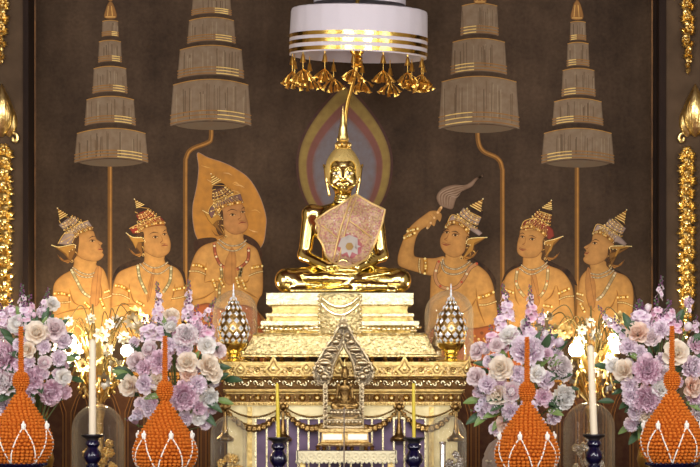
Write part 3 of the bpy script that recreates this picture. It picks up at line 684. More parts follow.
# ------------------------------------------------------------------ signed-distance sculpting -> one continuous surface
class Field:
    def __init__(s, lo, hi, h):
        s.lo = np.array(lo, dtype=np.float32); s.h = h
        n = np.ceil((np.array(hi)-np.array(lo))/h).astype(int)+1
        s.ax = [s.lo[i]+h*np.arange(n[i], dtype=np.float32) for i in range(3)]
        s.F = np.full(tuple(n), 9.0, dtype=np.float32)
    def _sub(s, lo, hi):
        sl = []
        for i in range(3):
            a = int(np.clip(np.floor((lo[i]-s.lo[i])/s.h), 0, s.F.shape[i]-1)); b = int(np.clip(np.ceil((hi[i]-s.lo[i])/s.h)+1, 1, s.F.shape[i]))
            sl.append(slice(a, max(b, a+1)))
        X, Y, Z = np.meshgrid(s.ax[0][sl[0]], s.ax[1][sl[1]], s.ax[2][sl[2]], indexing='ij')
        return tuple(sl), np.stack([X, Y, Z], -1)
    def _mix(s, sl, d, k, op='add'):
        f = s.F[sl]
        if op == 'add':
            if k <= 0: s.F[sl] = np.minimum(f, d); return
            h = np.clip(.5+.5*(f-d)/k, 0, 1); s.F[sl] = f*(1-h)+d*h-k*h*(1-h)
        else:
            if k <= 0: s.F[sl] = np.maximum(f, -d); return
            h = np.clip(.5-.5*(f+d)/k, 0, 1); s.F[sl] = f*(1-h)+(-d)*h+k*h*(1-h)
    def cap(s, a, b, ra, rb, k=4, op='add'):
        a = np.array(a, float); b = np.array(b, float); m = max(ra, rb)+k*1.5+4
        sl, P = s._sub(np.minimum(a, b)-m, np.maximum(a, b)+m)
        ba = b-a; t = np.clip(((P-a)@ba)/max(ba@ba, 1e-9), 0, 1)
        d = np.linalg.norm(P-a-t[..., None]*ba, axis=-1)-(ra+t*(rb-ra)); s._mix(sl, d.astype(np.float32), k, op)
    def ell(s, c, r, k=4, op='add', rot=None):
        c = np.array(c, float); r = np.array(r, float); m = r.max()+k*1.5+4
        sl, P = s._sub(c-m, c+m); Q = P-c
        if rot is not None: Q = Q @ np.array(rot.to_matrix())
        k0 = np.linalg.norm(Q/r, axis=-1); k1 = np.maximum(np.linalg.norm(Q/(r*r), axis=-1), 1e-6)
        s._mix(sl, (k0*(k0-1)/k1).astype(np.float32), k, op)
    def mesh(s):
        F = s.F; S_ = F < 0
        n = np.array(F.shape)-1
        c = [S_[i:i+n[0], j:j+n[1], k:k+n[2]] for i in (0, 1) for j in (0, 1) for k in (0, 1)]
        al = c[0].copy(); an = c[0].copy()
        for q in c[1:]: al &= q; an |= q
        act = an & ~al; idx = np.argwhere(act)
        vid = np.full(act.shape, -1, dtype=np.int64); vid[tuple(idx.T)] = np.arange(len(idx))
        off = np.array([(i, j, k) for i in (0, 1) for j in (0, 1) for k in (0, 1)])
        V = np.stack([F[tuple((idx+o).T)] for o in off], 1)
        pos = np.zeros((len(idx), 3)); cnt = np.zeros(len(idx))
        for a in range(8):
            for b in range(a+1, 8):
                if np.abs(off[a]-off[b]).sum() != 1: continue
                va, vb = V[:, a], V[:, b]; m = (va < 0) != (vb < 0)
                t = np.where(m, va/np.where(m, va-vb, 1), 0)
                pos[m] += (off[a]+(off[b]-off[a])*t[:, None])[m]; cnt[m] += 1
        verts = (idx+pos/cnt[:, None])*s.h+s.lo
        faces = []
        for ax in range(3):
            u, v = (ax+1) % 3, (ax+2) % 3
            sa = [slice(None)]*3; sb = [slice(None)]*3; sa[ax] = slice(0, -1); sb[ax] = slice(1, None)
            A = S_[tuple(sa)]; B = S_[tuple(sb)]
            e = np.argwhere(A != B); ok = (e[:, u] > 0) & (e[:, v] > 0) & (e[:, u] < n[u]) & (e[:, v] < n[v]); e = e[ok]
            eu = np.zeros(3, int); eu[u] = 1; ev = np.zeros(3, int); ev[v] = 1
            q = np.stack([vid[tuple((e-eu-ev).T)], vid[tuple((e-ev).T)], vid[tuple(e.T)], vid[tuple((e-eu).T)]], 1)
            fl = ~A[tuple(e.T)]
            q[fl] = q[fl][:, ::-1]
            faces.append(q)
        return verts, np.concatenate(faces)
def field_mesh(name, V, Fc, m):
    me = bpy.data.meshes.new(name); me.from_pydata(V.tolist(), [], Fc.tolist()); me.materials.append(m)
    me.polygons.foreach_set('use_smooth', [True]*len(me.polygons)); me.update(); return me

# ------------------------------------------------------------------ the seated statue (units: photo pixels of 6 mm, origin under the lap)
Q = Field((-74, -48, -3), (74, 26, 152), .95)
# pelvis, thighs and crossed shins
Q.ell((0, 2, 14), (27, 17, 15), 6)
for sx in (-1, 1):
    Q.cap((sx*14, 4, 15), (sx*55, -10, 12.5), 14, 11.5, 6)
    Q.ell((sx*56, -10, 12), (11.5, 12, 11.5), 4)
Q.cap((-55, -12, 9), (26, -31, 6), 8.5, 6, 3)             # lower shin
Q.cap((55, -13, 11), (-18, -30, 14), 9, 6.5, 2)           # upper shin crossing over it
Q.cap((-16, -31, 14), (-36, -29, 14), 6, 4.5, 3); Q.cap((-36, -29, 14), (-40, -30, 17), 4.2, 2.5, 2)
Q.cap((26, -31, 6), (42, -30, 6), 6, 4, 3)
for sx in (-1, 1): Q.cap((sx*50, -20, 1.5), (0, -34, 1.5), 4, 4, 3)
# torso
Q.ell((0, 3, 38), (21, 14, 22), 8); Q.ell((0, 2, 66), (29, 16, 24), 9); Q.ell((0, 2, 80), (30, 12, 9), 7)
for sx in (-1, 1):
    Q.ell((sx*12, -10, 72), (12, 6, 9), 6)
    Q.ell((sx*31, 2, 80), (9.5, 9, 9), 6)
    Q.cap((sx*32.5, 2, 78), (sx*38, 2, 40), 8, 6.6, 4)
    Q.ell((sx*38.3, 2, 38), (6.8, 6.8, 6.6), 3)
    Q.cap((sx*38, 1, 37), (sx*14, -25, 25), 6.4, 4.6, 3)
# hands resting in the lap, one on the other
Q.ell((2, -27, 22), (12, 7, 3.2), 3); Q.ell((-2, -27, 26), (11, 6.5, 3), 2)
for k in range(4):
    Q.cap((8-k*.5, -32+k*3.1, 25.5), (-12+abs(k-1.5)*1.6, -33+k*3.1, 26), 1.8, 1.3, 1)
    Q.cap((-8+k*.5, -33+k*3.1, 21.5), (14-abs(k-1.5)*1.6, -33+k*3.1, 21.5), 1.8, 1.3, 1)
Q.cap((12, -28, 26), (1, -30, 32), 2.0, 1.4, 1); Q.cap((-12, -28, 26), (-1, -30, 32), 2.0, 1.4, 1)
# robe edge over the other arm and ankle
for k in range(5): Q.cap((36-k*1.5, -5-k*1.5, 34-k*2.2), (29-k*1.5, -14-k*2, 40-k*2.4), 1.3, 1.3, 1)
Q.cap((-30, -33, 5), (46, -26, 19), 1.4, 1.4, 1)
# neck with three rings, head
Q.cap((0, 2, 82), (0, 1, 101), 8.8, 8.2, 4)
for z in (88, 91.5, 95): Q.ell((0, 1, z), (9.4, 9.2, 1.3), 1.2)
Q.ell((0, 0, 122), (16, 18, 20.5), 3); Q.ell((0, -3.5, 113), (12.2, 13.8, 13), 5); Q.ell((0, -9.5, 104), (5.2, 6, 4.6), 4)
for sx in (-1, 1):
    Q.ell((sx*7.5, -12, 110), (5, 4.5, 5.5), 4)                                   # cheeks
    Q.ell((sx*6.6, -16.3, 119.3), (4.6, 2.2, 2.3), 1)                            # eyelids
    pts = [(sx*1.8, -18.6, 121.5), (sx*5, -18.4, 124.6), (sx*9, -16, 124.6), (sx*12.6, -12, 121.5)]
    for a, b_ in zip(pts, pts[1:]): Q.cap(a, b_, 1.0, .8, .8)                     # brows
    Q.cap((sx*16.6, 2, 124), (sx*16, 2, 112), 2.7, 2.2, 1.5); Q.cap((sx*16, 2, 112), (sx*13.8, 1, 98), 2.0, 1.5, 1)
    Q.cap((sx*17, 2, 124), (sx*19.6, 3, 128.5), 2.2, 1.1, 1)                      # pointed ear tips
    Q.ell((sx*2.2, -19.5, 112.3), (1.8, 1.8, 1.4), .8)
Q.cap((0, -18, 123), (0, -22, 113), 1.3, 2.0, 1.2); Q.ell((0, -21.6, 112.6), (2.0, 2.0, 1.6), .8)
Q.cap((-4.6, -17.2, 107.2), (0, -19.2, 106.6), .9, 1.4, .8); Q.cap((4.6, -17.2, 107.2), (0, -19.2, 106.6), .9, 1.4, .8); Q.ell((0, -18.2, 104.2), (3.4, 1.8, 1.5), .9)
Q.F = np.maximum(Q.F, (.35-Q.ax[2])[None, None, :]); BV, BF = Q.mesh()
# hair cap
H = Field((-21, -24, 92), (21, 24, 150), .8)
H.ell((0, 1.5, 123), (17.8, 19.8, 22), 0); H.ell((0, 2, 137), (10.5, 11, 9), 4)
for hx in (-6.2, -2, 2, 6.2):
    for hy in (-13, -20, -28): H.cap((hx, hy, 106), (hx, hy, 124.6), 7, 7, .5, 'sub')
sl, P_ = H._sub((-30, -30, 80), (30, 30, 160)); cut = 108+np.clip(-P_[..., 1], -6, 8)*.6-P_[..., 2]
H.F[sl] = np.maximum(H.F[sl], cut.astype(np.float32))
HV, HF = H.mesh()
ST = at(343, 293, 0); U = .006
stat = thing('buddha_statue', ST, 'polished golden Buddha statue seated cross-legged on the tall pale gold throne', 'statue')
def sp(p): return (ST.x+p[0]*U, ST.y+p[1]*U, ST.z+p[2]*U)
place(field_mesh('body', BV*U, BF, M['gold_polished']), 'body', stat, (0, 0, 0))
place(field_mesh('hair', HV*U, HF, M['gold_hair']), 'hair', stat, (0, 0, 0))['label'] = 'matt granular gold hair cap'
b = MB()
prof = [(7.5, 143), (8.5, 145), (6, 147), (4.5, 148), (6.2, 149.5), (5.8, 151), (4.4, 152), (5.6, 154), (5.0, 158), (4.0, 162), (4.3, 163), (3.2, 168), (2.4, 174), (1.5, 180), (.4, 187)]
b.lathe([(r*U, z*U) for r, z in prof], (ST.x, ST.y+.01, ST.z), 20)
for k in range(9): a = 2*PI*k/9; b.ball((ST.x+7*U*math.cos(a), ST.y+.01+7*U*math.sin(a), ST.z+148*U), (1.8*U, 1.8*U, 2.6*U), 8, 5)
for z in (154, 158, 163):
    for k in range(7): a = 2*PI*k/7+z; b.ball((ST.x+5.0*U*(170-z)/15*math.cos(a), ST.y+.01+4.2*U*(170-z)/15*math.sin(a), ST.z+z*U), (1*U, 1*U, 1.8*U), 6, 4)
b.build('flame_finial', M['gold_leaf'], stat)
for sx in (-1, 1):
    b = MB(); b.ball(sp((sx*6.6, -18.2, 118.6)), (3.6*U, .7*U, 1.3*U), 10, 6); e = b.build('eye', M['eye'], stat)
    b = MB(); b.ball(sp((sx*6.6, -18.9, 118.7)), (1.2*U, .4*U, 1.15*U), 8, 5); b.build('pupil', M['pupil'], e)
b = MB(); b.ball(sp((0, -20.1, 105.5)), (2.6*U, .6*U, .45*U), 8, 4); b.build('lip_line', M['lips'], stat)

# embroidered shawl: laid on the chest by marching onto the body surface
def front(x, z):
    i = int(round((x-Q.lo[0])/Q.h)); k = int(round((z-Q.lo[2])/Q.h))
    i = min(max(i, 0), Q.F.shape[0]-1); k = min(max(k, 0), Q.F.shape[2]-1)
    w = np.where(Q.F[i, :, k] < 0)[0]
    return Q.lo[1]+Q.h*w[0] if len(w) else 8.0
def shawl_material():
    m = bpy.data.materials.new('brocade'); m.use_nodes = True; nt = m.node_tree; p = nt.nodes['Principled BSDF']; N = nt.nodes.new; L = nt.links.new
    tc = N('ShaderNodeTexCoord')
    v = N('ShaderNodeTexVoronoi'); v.inputs['Scale'].default_value = 120; L(tc.outputs['Object'], v.inputs['Vector'])
    n = N('ShaderNodeTexNoise'); n.inputs['Scale'].default_value = 60; L(tc.outputs['Object'], n.inputs['Vector'])
    r = N('ShaderNodeValToRGB'); cr = r.color_ramp; cr.interpolation = 'CONSTANT'
    cr.elements[0].position = 0; cr.elements[0].color = srgb(192, 158, 124)
    for pos, c in ((.3, (172, 112, 104)), (.45, (192, 160, 114)), (.6, (182, 140, 122)), (.75, (158, 128, 84))): e = cr.elements.new(pos); e.color = srgb(*c)
    cr.elements[-1].position = .88; cr.elements[-1].color = srgb(206, 186, 166)
    L(v.outputs['Color'], r.inputs['Fac']); L(r.outputs['Color'], p.inputs['Base Color'])
    p.inputs['Roughness'].default_value = .5; p.inputs['Metallic'].default_value = .1
    b = N('ShaderNodeBump'); b.inputs['Strength'].default_value = .6; b.inputs['Distance'].default_value = .003; L(v.outputs['Distance'], b.inputs['Height']); L(b.outputs['Normal'], p.inputs['Normal'])
    return m
M['brocade'] = shawl_material()
M['brocade_trim'] = mat('brocade_trim', srgb(216, 182, 118), .4, .4, bump=(120, .6, .003))
M['rosette_white'] = mat('rosette_white', srgb(178, 168, 158), .6); M['rosette_gold'] = mat('rosette_gold', srgb(176, 142, 84), .4, .5)
M['rosette_pink'] = mat('rosette_pink', srgb(166, 92, 94), .5)
ccx, ccy = 343, 293
out = [(349, 199), (356, 194.5), (372, 204), (385, 210), (382, 224), (375, 243), (367, 259), (356, 266), (344, 268.5), (332, 263), (326, 256), (323, 245), (318, 237), (319.5, 228), (315.5, 221), (328, 212), (340, 205.5)]
OUT = [Vector((x-ccx, ccy-y)) for x, y in out]
def inside(p):
    c = False; n = len(OUT)
    for i in range(n):
        a, q = OUT[i], OUT[i-1]
        if (a.y > p[1]) != (q.y > p[1]) and p[0] < (q.x-a.x)*(p[1]-a.y)/(q.y-a.y)+a.x: c = not c
    return c
# smooth depth map
GX = np.arange(-34, 48, 2.0); GZ = np.arange(20, 104, 2.0)
D = np.array([[front(x, z) for z in GZ] for x in GX])
D = np.minimum(D, -1)
for i in range(len(GX)):                                     # cloth hangs: below the chest it keeps falling straight
    for k in range(len(GZ)-2, -1, -1):
        D[i, k] = min(D[i, k], D[i, k+1]+.35)
for _ in range(5):
    E = np.pad(D, 1, mode='edge'); D = np.minimum(D+.4, (E[:-2, 1:-1]+E[2:, 1:-1]+E[1:-1, :-2]+E[1:-1, 2:])/4)
def depth(x, z):
    fx = min(max((x-GX[0])/2, 0), len(GX)-1.001); fz = min(max((z-GZ[0])/2, 0), len(GZ)-1.001); i, k = int(fx), int(fz); u, v = fx-i, fz-k
    return (D[i, k]*(1-u)+D[i+1, k]*u)*(1-v)+(D[i, k+1]*(1-u)+D[i+1, k+1]*u)*v-2.2
def cloth_patch(poly, lift, thick=.8):
    """closed patch of cloth following the depth map, with real thickness"""
    bm = bmesh.new(); vs = [bm.verts.new((p[0], 0, p[1])) for p in poly]; f = bm.faces.new(vs)
    bmesh.ops.triangulate(bm, faces=[f])
    for _ in range(4):
        es = [e for e in bm.edges if e.calc_length() > 3.0]
        if not es: break
        bmesh.ops.subdivide_edges(bm, edges=es, cuts=1); bmesh.ops.triangulate(bm, faces=bm.faces[:])
    for v in bm.verts: v.co.y = depth(v.co.x, v.co.z)-lift
    bmesh.ops.recalc_face_normals(bm, faces=bm.faces[:])
    if sum(f.normal.y for f in bm.faces) > 0: bmesh.ops.reverse_faces(bm, faces=bm.faces[:])
    r = bmesh.ops.extrude_face_region(bm, geom=bm.faces[:]); 
    for v in [g for g in r['geom'] if isinstance(g, bmesh.types.BMVert)]: v.co.y -= thick
    bmesh.ops.recalc_face_normals(bm, faces=bm.faces[:])
    for v in bm.verts: v.co *= U
    me = bpy.data.meshes.new('cloth'); bm.to_mesh(me); bm.free()
    me.polygons.foreach_set('use_smooth', [True]*len(me.polygons)); me.set_sharp_from_angle(angle=math.radians(50)); return me
me = cloth_patch([tuple(p) for p in OUT], 0, 1.0); me.materials.append(M['brocade'])
shawl = place(me, 'shawl', stat, (0, 0, 0)); shawl['label'] = 'pink and gold brocade shawl across the chest'
def ribbon(pts, w, lift, name, m, closed=False):
    b = MB(); q = [Vector((p[0]-ccx, ccy-p[1])) for p in pts]
    q2 = []
    for i in range(len(q) if closed else len(q)-1):
        a, c = q[i], q[(i+1) % len(q)]; n = max(int((c-a).length/2.5), 1); q2 += [a.lerp(c, j/n) for j in range(n)]
    if closed: q2.append(q2[0])
    else: q2.append(q[-1])
    b.tube([(ST.x+p.x*U, ST.y+(depth(p.x, p.y)-lift)*U, ST.z+p.y*U) for p in q2], w*U, 6); return b.build(name, m, shawl)
ribbon(out, 1.1, 1.4, 'shawl_trim', M['brocade_trim'], True)
ribbon([(352, 197), (341, 228), (333, 262)], 1.0, 1.6, 'shawl_trim', M['brocade_trim'])
ribbon([(356, 199), (346, 229), (338, 264)], .7, 1.6, 'shawl_trim', M['brocade_trim'])
ribbon([(350, 222), (372, 238)], .8, 1.6, 'shawl_trim', M['brocade_trim'])
ribbon([(322, 226), (337, 238)], .7, 1.6, 'shawl_trim', M['brocade_trim'])
def star(cx, cy, ro, ri, n, rot=0): return [((cx-ccx)+(ro if k % 2 == 0 else ri)*math.cos(PI*k/n+rot), (ccy-cy)+(ro if k % 2 == 0 else ri)*math.sin(PI*k/n+rot)) for k in range(2*n)]
for nm, pts, lift, m in (('rosette', star(349.5, 247, 13, 11, 8, .2), .9, M['rosette_pink']), ('rosette_star', star(349.5, 247, 11.5, 6, 8), 1.5, M['rosette_white']), ('rosette_eye', star(349.5, 247, 4, 3.6, 6), 2.1, M['rosette_gold'])):
    me = cloth_patch(pts, lift, .8); me.materials.append(m); place(me, nm, shawl, (0, 0, 0))

# ------------------------------------------------------------------ throne under the statue
def zz(py, Y=0): return at(350, py, Y).z
def prof_px(rows, dy=0, Y=0, front=None):
    return [(hw*S(Y), hd*S(Y), zz(py, Y)) for hw, hd, py in rows]
thr = thing('statue_throne', (at(340, 356, 0).x, 0, zz(357)), 'pale gold stepped throne with bright mouldings carrying the seated statue', 'throne')
cx = at(340, 0, 0).x
for rows, m in (([(73, 41, 335), (74, 42, 333), (76.5, 43, 331.5), (76.5, 43, 330.6)], 'gold_pale'), ([(74, 41, 330.6), (74.5, 41, 327.5)], 'gold_leaf'), ([(75.5, 42, 327.5), (77.6, 44, 326), (78.5, 44, 324.5), (78.2, 44, 321.8), (75.5, 42, 321)], 'gold_pale'),
    ([(73, 40, 321), (72, 40, 318)], 'gold_leaf'), ([(73, 41, 318), (73.2, 42, 317), (73.2, 42, 314.4), (71.5, 41, 313.7)], 'gold_pale'), ([(67.5, 39, 313.7), (66.5, 39, 311), (67.5, 39, 306.8)], 'gold_leaf'), ([(69, 40, 306.8), (72, 41, 305.4), (72.8, 41, 304.5), (72.8, 41, 294)], 'gold_pale')):
    b = MB(); b.loft(prof_px(rows), (cx, 0, 0), .03); b.build('throne_moulding', M[m], thr, False)
for sx in (-1, 1):                                     # sagging lotus lip on each half
    b = MB()
    for k in range(12):
        t = k/11; x = cx+sx*(24+t*54)*.006; z = zz(328+2.2*math.sin(t*PI)); b.ball((x, -.262, z), (.018, .02, .012+.006*math.sin(t*PI)), 8, 5)
    b.build('lotus_petal_row', M['gold_pale'], thr)
b = MB(); rows = [(97, 52, 357.2), (97, 52, 355.5), (95.4, 51, 354.5), (86, 46, 337), (86.5, 46.5, 335.5), (84, 45, 333.6), (80, 43, 333.4)]
b.loft(prof_px(rows), (cx, 0, 0)); b.build('throne_skirt', M['gold_engraved'], thr, False)
# central hanging cloth in front of the throne
b = MB(); n = 14
rowsz = []
for k in range(11):
    t = k/10; row = []
    for j in range(n+1):
        u = j/n*2-1; sag = (1-u*u)
        row.append((cx+u*.118, -.262-.03*sag-.012*math.sin(t*PI)-(.01 if k else 0), zz(294.5)-(zz(294.5)-zz(334))*t))
    rowsz.append(row)
back = [[(x, y+.02, z) for x, y, z in r] for r in rowsz]
b.rings([r+bk[::-1] for r, bk in zip(rowsz, back)], True, True, True); ap = b.build('throne_apron', M['gold_engraved'], thr, True)
for q, dep in ((0, 0), (1, 6)):
    b = MB(); pts = []
    for k in range(17):
        u = k/16*2-1; pts.append((cx+u*.108, -.296-.028*(1-u*u), zz(299+dep+ (1-u*u)*(9+2*q))))
    b.tube(pts, .009, 8); b.build('apron_swag', M['gold_pale'], ap)
b = MB()
for sx in (-1, 1):
    for k in range(9): t = k/8; b.ball((cx+sx*.122, -.269, zz(297+t*36)), (.012, .012, .011), 8, 5)
b.build('apron_bead_edge', M['gold_pale'], ap)
b = MB()
for k in range(14): b.lathe([(.010, 0), (.016, .008), (.009, .018), (.014, .034)], (cx+(k/13*2-1)*.5, -.27, zz(362.2)), 8)
for k in range(14): b.lathe([(.010, 0), (.016, .008), (.009, .018), (.014, .034)], (cx+(k/13*2-1)*.5, .27, zz(362.2)), 8)
b.build('bracket_foot', M['gold_dark'], thr)
# small scrolled brackets at the ends of the moulding
for sx in (-1, 1):
    b = MB(); pts = [(cx+sx*(.40+.035*t), -.25, zz(320+10*t)+.022*math.sin(t*PI)) for t in [k/8 for k in range(9)]]
    b.tube(pts, [.012-.001*k for k in range(9)], 8); b.build('scroll_bracket', M['gold_leaf'], thr)

# ------------------------------------------------------------------ nine-tier style white umbrella over the statue
UY = .1
uc = at(358, 57, UY)
umb = thing('tiered_umbrella', at(349, 293, .17), 'white cloth tiered umbrella with gold bands and tassels hanging over the statue', 'umbrella')
def tilt(mb):                                        # the canopy hangs a little lower on one side
    mt = Matrix.Translation(uc) @ Matrix.Rotation(math.radians(1.7), 4, 'Y')
    o = MB(); o.add(mb, mt); return o
su = S(UY); R1 = 68.7*su
def zc(py): return (53.5-py)*su
b = MB(); prof = []
rip = lambda a: .004*math.sin(a*23)+.003*math.sin(a*41+1)
b.lathe([(R1*.995, zc(53.5)), (R1*1.003, zc(45)), (R1, zc(30)), (R1*.992, zc(10)), (R1*.985, zc(7.6)), (R1*.965, zc(6.8)), (R1*.6, zc(5.6)), (R1*.1, zc(4.5)), (R1*.1, zc(5.5)), (R1*.6, zc(6.8)), (R1*.92, zc(8.5)), (R1*.965, zc(10)), (R1*.975, zc(30)), (R1*.975, zc(53.5)), (R1*.995, zc(53.5))], (0, 0, 0), 96, caps=False, ripple=rip)
tilt(b).build('canopy', M['canopy_cloth'], umb, auto=32)
b = MB(); R2 = 46*su
b.lathe([(R2, zc(.5)), (R2*.995, zc(-20)), (R2*.97, zc(-38)), (R2*.9, zc(-41)), (R2*.1, zc(-44)), (R2*.1, zc(-42)), (R2*.88, zc(-38)), (R2*.965, zc(-20)), (R2*.975, zc(.5)), (R2, zc(.5))], (0, 0, 0), 72, caps=False, ripple=rip)
tilt(b).build('upper_canopy', M['canopy_cloth'], umb, auto=60)
def band(y0, y1, R, name='gold_band'):
    b = MB(); e = .006
    b.lathe([(R*1.0, zc(y1)), (R+e, zc(y1)), (R+e, zc(y0)), (R, zc(y0)), (R, zc(y1))], (0, 0, 0), 96, caps=False); return tilt(b).build(name, M['gold_band'], umb, auto=30)
band(33.5, 37.2, R1); band(40.8, 44.5, R1); band(48.4, 52.2, R1); band(-16, -12.5, R2); band(-9, -5.6, R2)
b = MB()
for k in range(8): a = 2*PI*k/8+.2; b.tube([(0, 0, zc(9)), (R1*.95*math.cos(a), R1*.95*math.sin(a), zc(13))], .006, 6)
tilt(b).build('canopy_ribs', M['gold_tassel'], umb)
# pole and hub
b = MB(); pts = catmull([at(357.5, -8, UY), at(357.2, 30, UY), at(356.6, 66, UY+.005), at(352.5, 84, UY+.03), at(347, 106, .16), at(345, 128, .178), at(345, 180, .18), at(345, 294, .18)], 6)
b.tube(pts, .0125, 12); b.build('pole', M['gold_tassel'], umb)
b = MB(); b.lathe([(.03, -.075), (.036, -.068), (.026, -.06), (.034, -.045), (.026, -.034), (.034, -.02), (.024, -.008), (.034, .006), (.05, .03), (.02, .05)], at(357, 55, UY), 20); b.build('hub', M['gold_tassel'], umb)
# tassels: bell, cords and a spray of blossoms
def blossom(b, c, d, L):
    d = Vector(d).normalized(); a = d.orthogonal().normalized(); e = d.cross(a)
    rows = []
    for t, r in ((0, .12), (.25, .3), (.6, .36), (.85, .5), (1, .85)):
        rows.append([Vector(c)+d*L*t+(a*math.cos(2*PI*j/6)+e*math.sin(2*PI*j/6))*L*.42*r*(1.0 if (t < 1 or j % 2 == 0) else .45) for j in range(6)])
    b.rings(rows, True, True, True)
mt = Matrix.Translation(uc) @ Matrix.Rotation(math.radians(1.7), 4, 'Y')
for k in range(14):
    a = 2*PI*(k+.35)/14; rr = random.Random(k); p0 = mt @ Vector((R1*.965*math.cos(a), R1*.965*math.sin(a), zc(54)))
    drop = rr.uniform(-.012, .012)
    b = MB(); b.tube([p0+Vector((0, 0, .02)), p0-Vector((0, 0, .02+drop))], .0025, 6); ts = b.build('tassel', M['gold_tassel'], umb)
    b = MB(); b.lathe([(.003, 0), (.010, -.012), (.014, -.035), (.019, -.052), (.004, -.05)], p0-Vector((0, 0, .012+drop)), 10); b.build('tassel_bell', M['gold_tassel'], ts)
    b = MB(); m0 = p0-Vector((0, 0, .06+drop)); b.tube([m0, m0-Vector((0, 0, .045))], .002, 5); c0 = m0-Vector((0, 0, .045))
    bb = MB()
    for j in range(12):
        aj = j*2.4+k; sp_ = .010+.046*math.sqrt((j+.5)/12); e = c0+Vector((sp_*math.cos(aj), sp_*math.sin(aj), -.05+rr.uniform(-.02, .012)+.3*sp_))
        b.tube([c0, c0.lerp(e, .5)+Vector((0, 0, .004)), e], .0018, 5); d = (e-c0).normalized()+Vector((0, 0, -.5)); blossom(bb, e-d*.010, d, .044)
    b.build('tassel_cord', M['gold_tassel'], ts); bb.build('tassel_blossom', M['gold_tassel'], ts, auto=30)
# ------------------------------------------------------------------ main altar
AY = -.62                                            # front plane of the altar top
def X(px, Y): return at(px, 0, Y).x
def Z(py, Y): return at(0, py, Y).z
SA = S(AY)
alt = thing('altar_table', (X(344, AY), 0, 0), 'wide carved gold altar with violet panels and swags under the statue throne', 'altar')
ax0, ax1 = X(219, AY), X(470, AY); acx = (ax0+ax1)/2; ahx = (ax1-ax0)/2
YB = .62
def slab(name, px0, px1, y0, y1, setback, m, smooth=False, prof=None):
    x0, x1 = X(px0, AY), X(px1, AY)
    b = MB(); hy = (YB-(AY+setback))/2; cy = (YB+AY+setback)/2
    z0, z1 = Z(y1, AY), Z(y0, AY)
    rows = prof or [(0, 0), (0, 1)]
    b.loft([((x1-x0)/2+o, hy+o, z0+(z1-z0)*t) for o, t in rows], ((x0+x1)/2, cy, 0)); o = b.build(name, m, alt, smooth); return o
slab('altar_top', 219, 470, 361.8, 366, .015, M['gold_leaf'])
slab('lotus_backing', 220, 469, 366, 376.6, .02, M['gold_carved'])
slab('border_moulding', 219, 470, 376.2, 379, .0, M['gold_pale'], prof=[(-.008, 0), (.004, .5), (-.004, 1)])
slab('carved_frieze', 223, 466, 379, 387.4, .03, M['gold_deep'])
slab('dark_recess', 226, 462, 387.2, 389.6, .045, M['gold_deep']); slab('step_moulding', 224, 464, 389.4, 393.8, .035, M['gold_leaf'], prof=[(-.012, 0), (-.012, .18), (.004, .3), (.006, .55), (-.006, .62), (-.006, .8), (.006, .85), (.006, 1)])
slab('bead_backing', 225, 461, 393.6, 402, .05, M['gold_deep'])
slab('rope_backing', 225, 461, 402, 405.5, .045, M['gold_leaf'])
slab('altar_body', 227, 458, 405.5, 640, .075, M['cream_panel'])
FY = AY+.02
# crenellated lotus border: leaf shapes with raised rims and studs
b = MB(); bk = MB()
for px, big in ((222, 2), (240.5, 0), (273.5, 1), (306.5, 0), (339, 1), (371.5, 0), (404.5, 1), (437, 0), (467, 2)):
    w = 9.5 if big == 1 else 7.0
    top = {0: 361.5, 1: 354.8, 2: 357}[big]; cxp = px+(0 if big < 2 else (2 if px < 300 else -2))
    out_ = [(px-3, 376), (px+3, 376), (px+w, 369.5), (px+w*.55, 365), (px+(0 if big < 2 else (-2.5 if px < 300 else 2.5)), top), (px-w*.55, 365), (px-w, 369.5)]
    pts = [(X(p, FY), Z(y, FY)) for p, y in out_]
    b.prism(pts, FY-.016, FY+.002)
    c = (X(px, FY), Z(368.8, FY))
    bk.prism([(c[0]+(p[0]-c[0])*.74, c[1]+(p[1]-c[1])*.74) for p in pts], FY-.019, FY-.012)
    inner = [(c[0]+(p[0]-c[0])*.48, c[1]+(p[1]-c[1])*.48) for p in pts]; b.prism(inner, FY-.023, FY-.015)
    b.ball((c[0], FY-.024, c[1]), (.012, .006, .014), 8, 5)
for px in (231, 248.5, 257, 265, 282, 290, 298, 314, 322.5, 331, 347, 355, 363.5, 380, 388, 396, 412.5, 421, 429, 445, 453, 460):
    big = px in (231, 257, 290, 322.5, 355, 388, 421, 453); r = (.017 if big else .008); zq = Z(370.5 if big else 372.5, FY); xm = X(px, FY)
    b.ball((xm, FY-.006, zq), (r*.55, .009, r*.55), 8, 5)
    b.tube([(xm+r*math.cos(a_), FY-.004, zq+r*math.sin(a_)) for a_ in [2*PI*j/12 for j in range(13)]], .0035 if big else .0025, 5)
    if big:
        for j in range(6): b.ball((xm+r*1.35*math.cos(j*PI/3), FY-.002, zq+r*1.2*math.sin(j*PI/3)), (.005, .005, .005), 6, 4)
b.tube([(X(220, FY), FY-.006, Z(366.2, FY)), (X(469, FY), FY-.006, Z(366.2, FY))], .005, 6)
b.build('lotus_border', M['gold_leaf'], alt, auto=30)
bk.build('lotus_border_inlay', M['gold_dark'], alt, False)
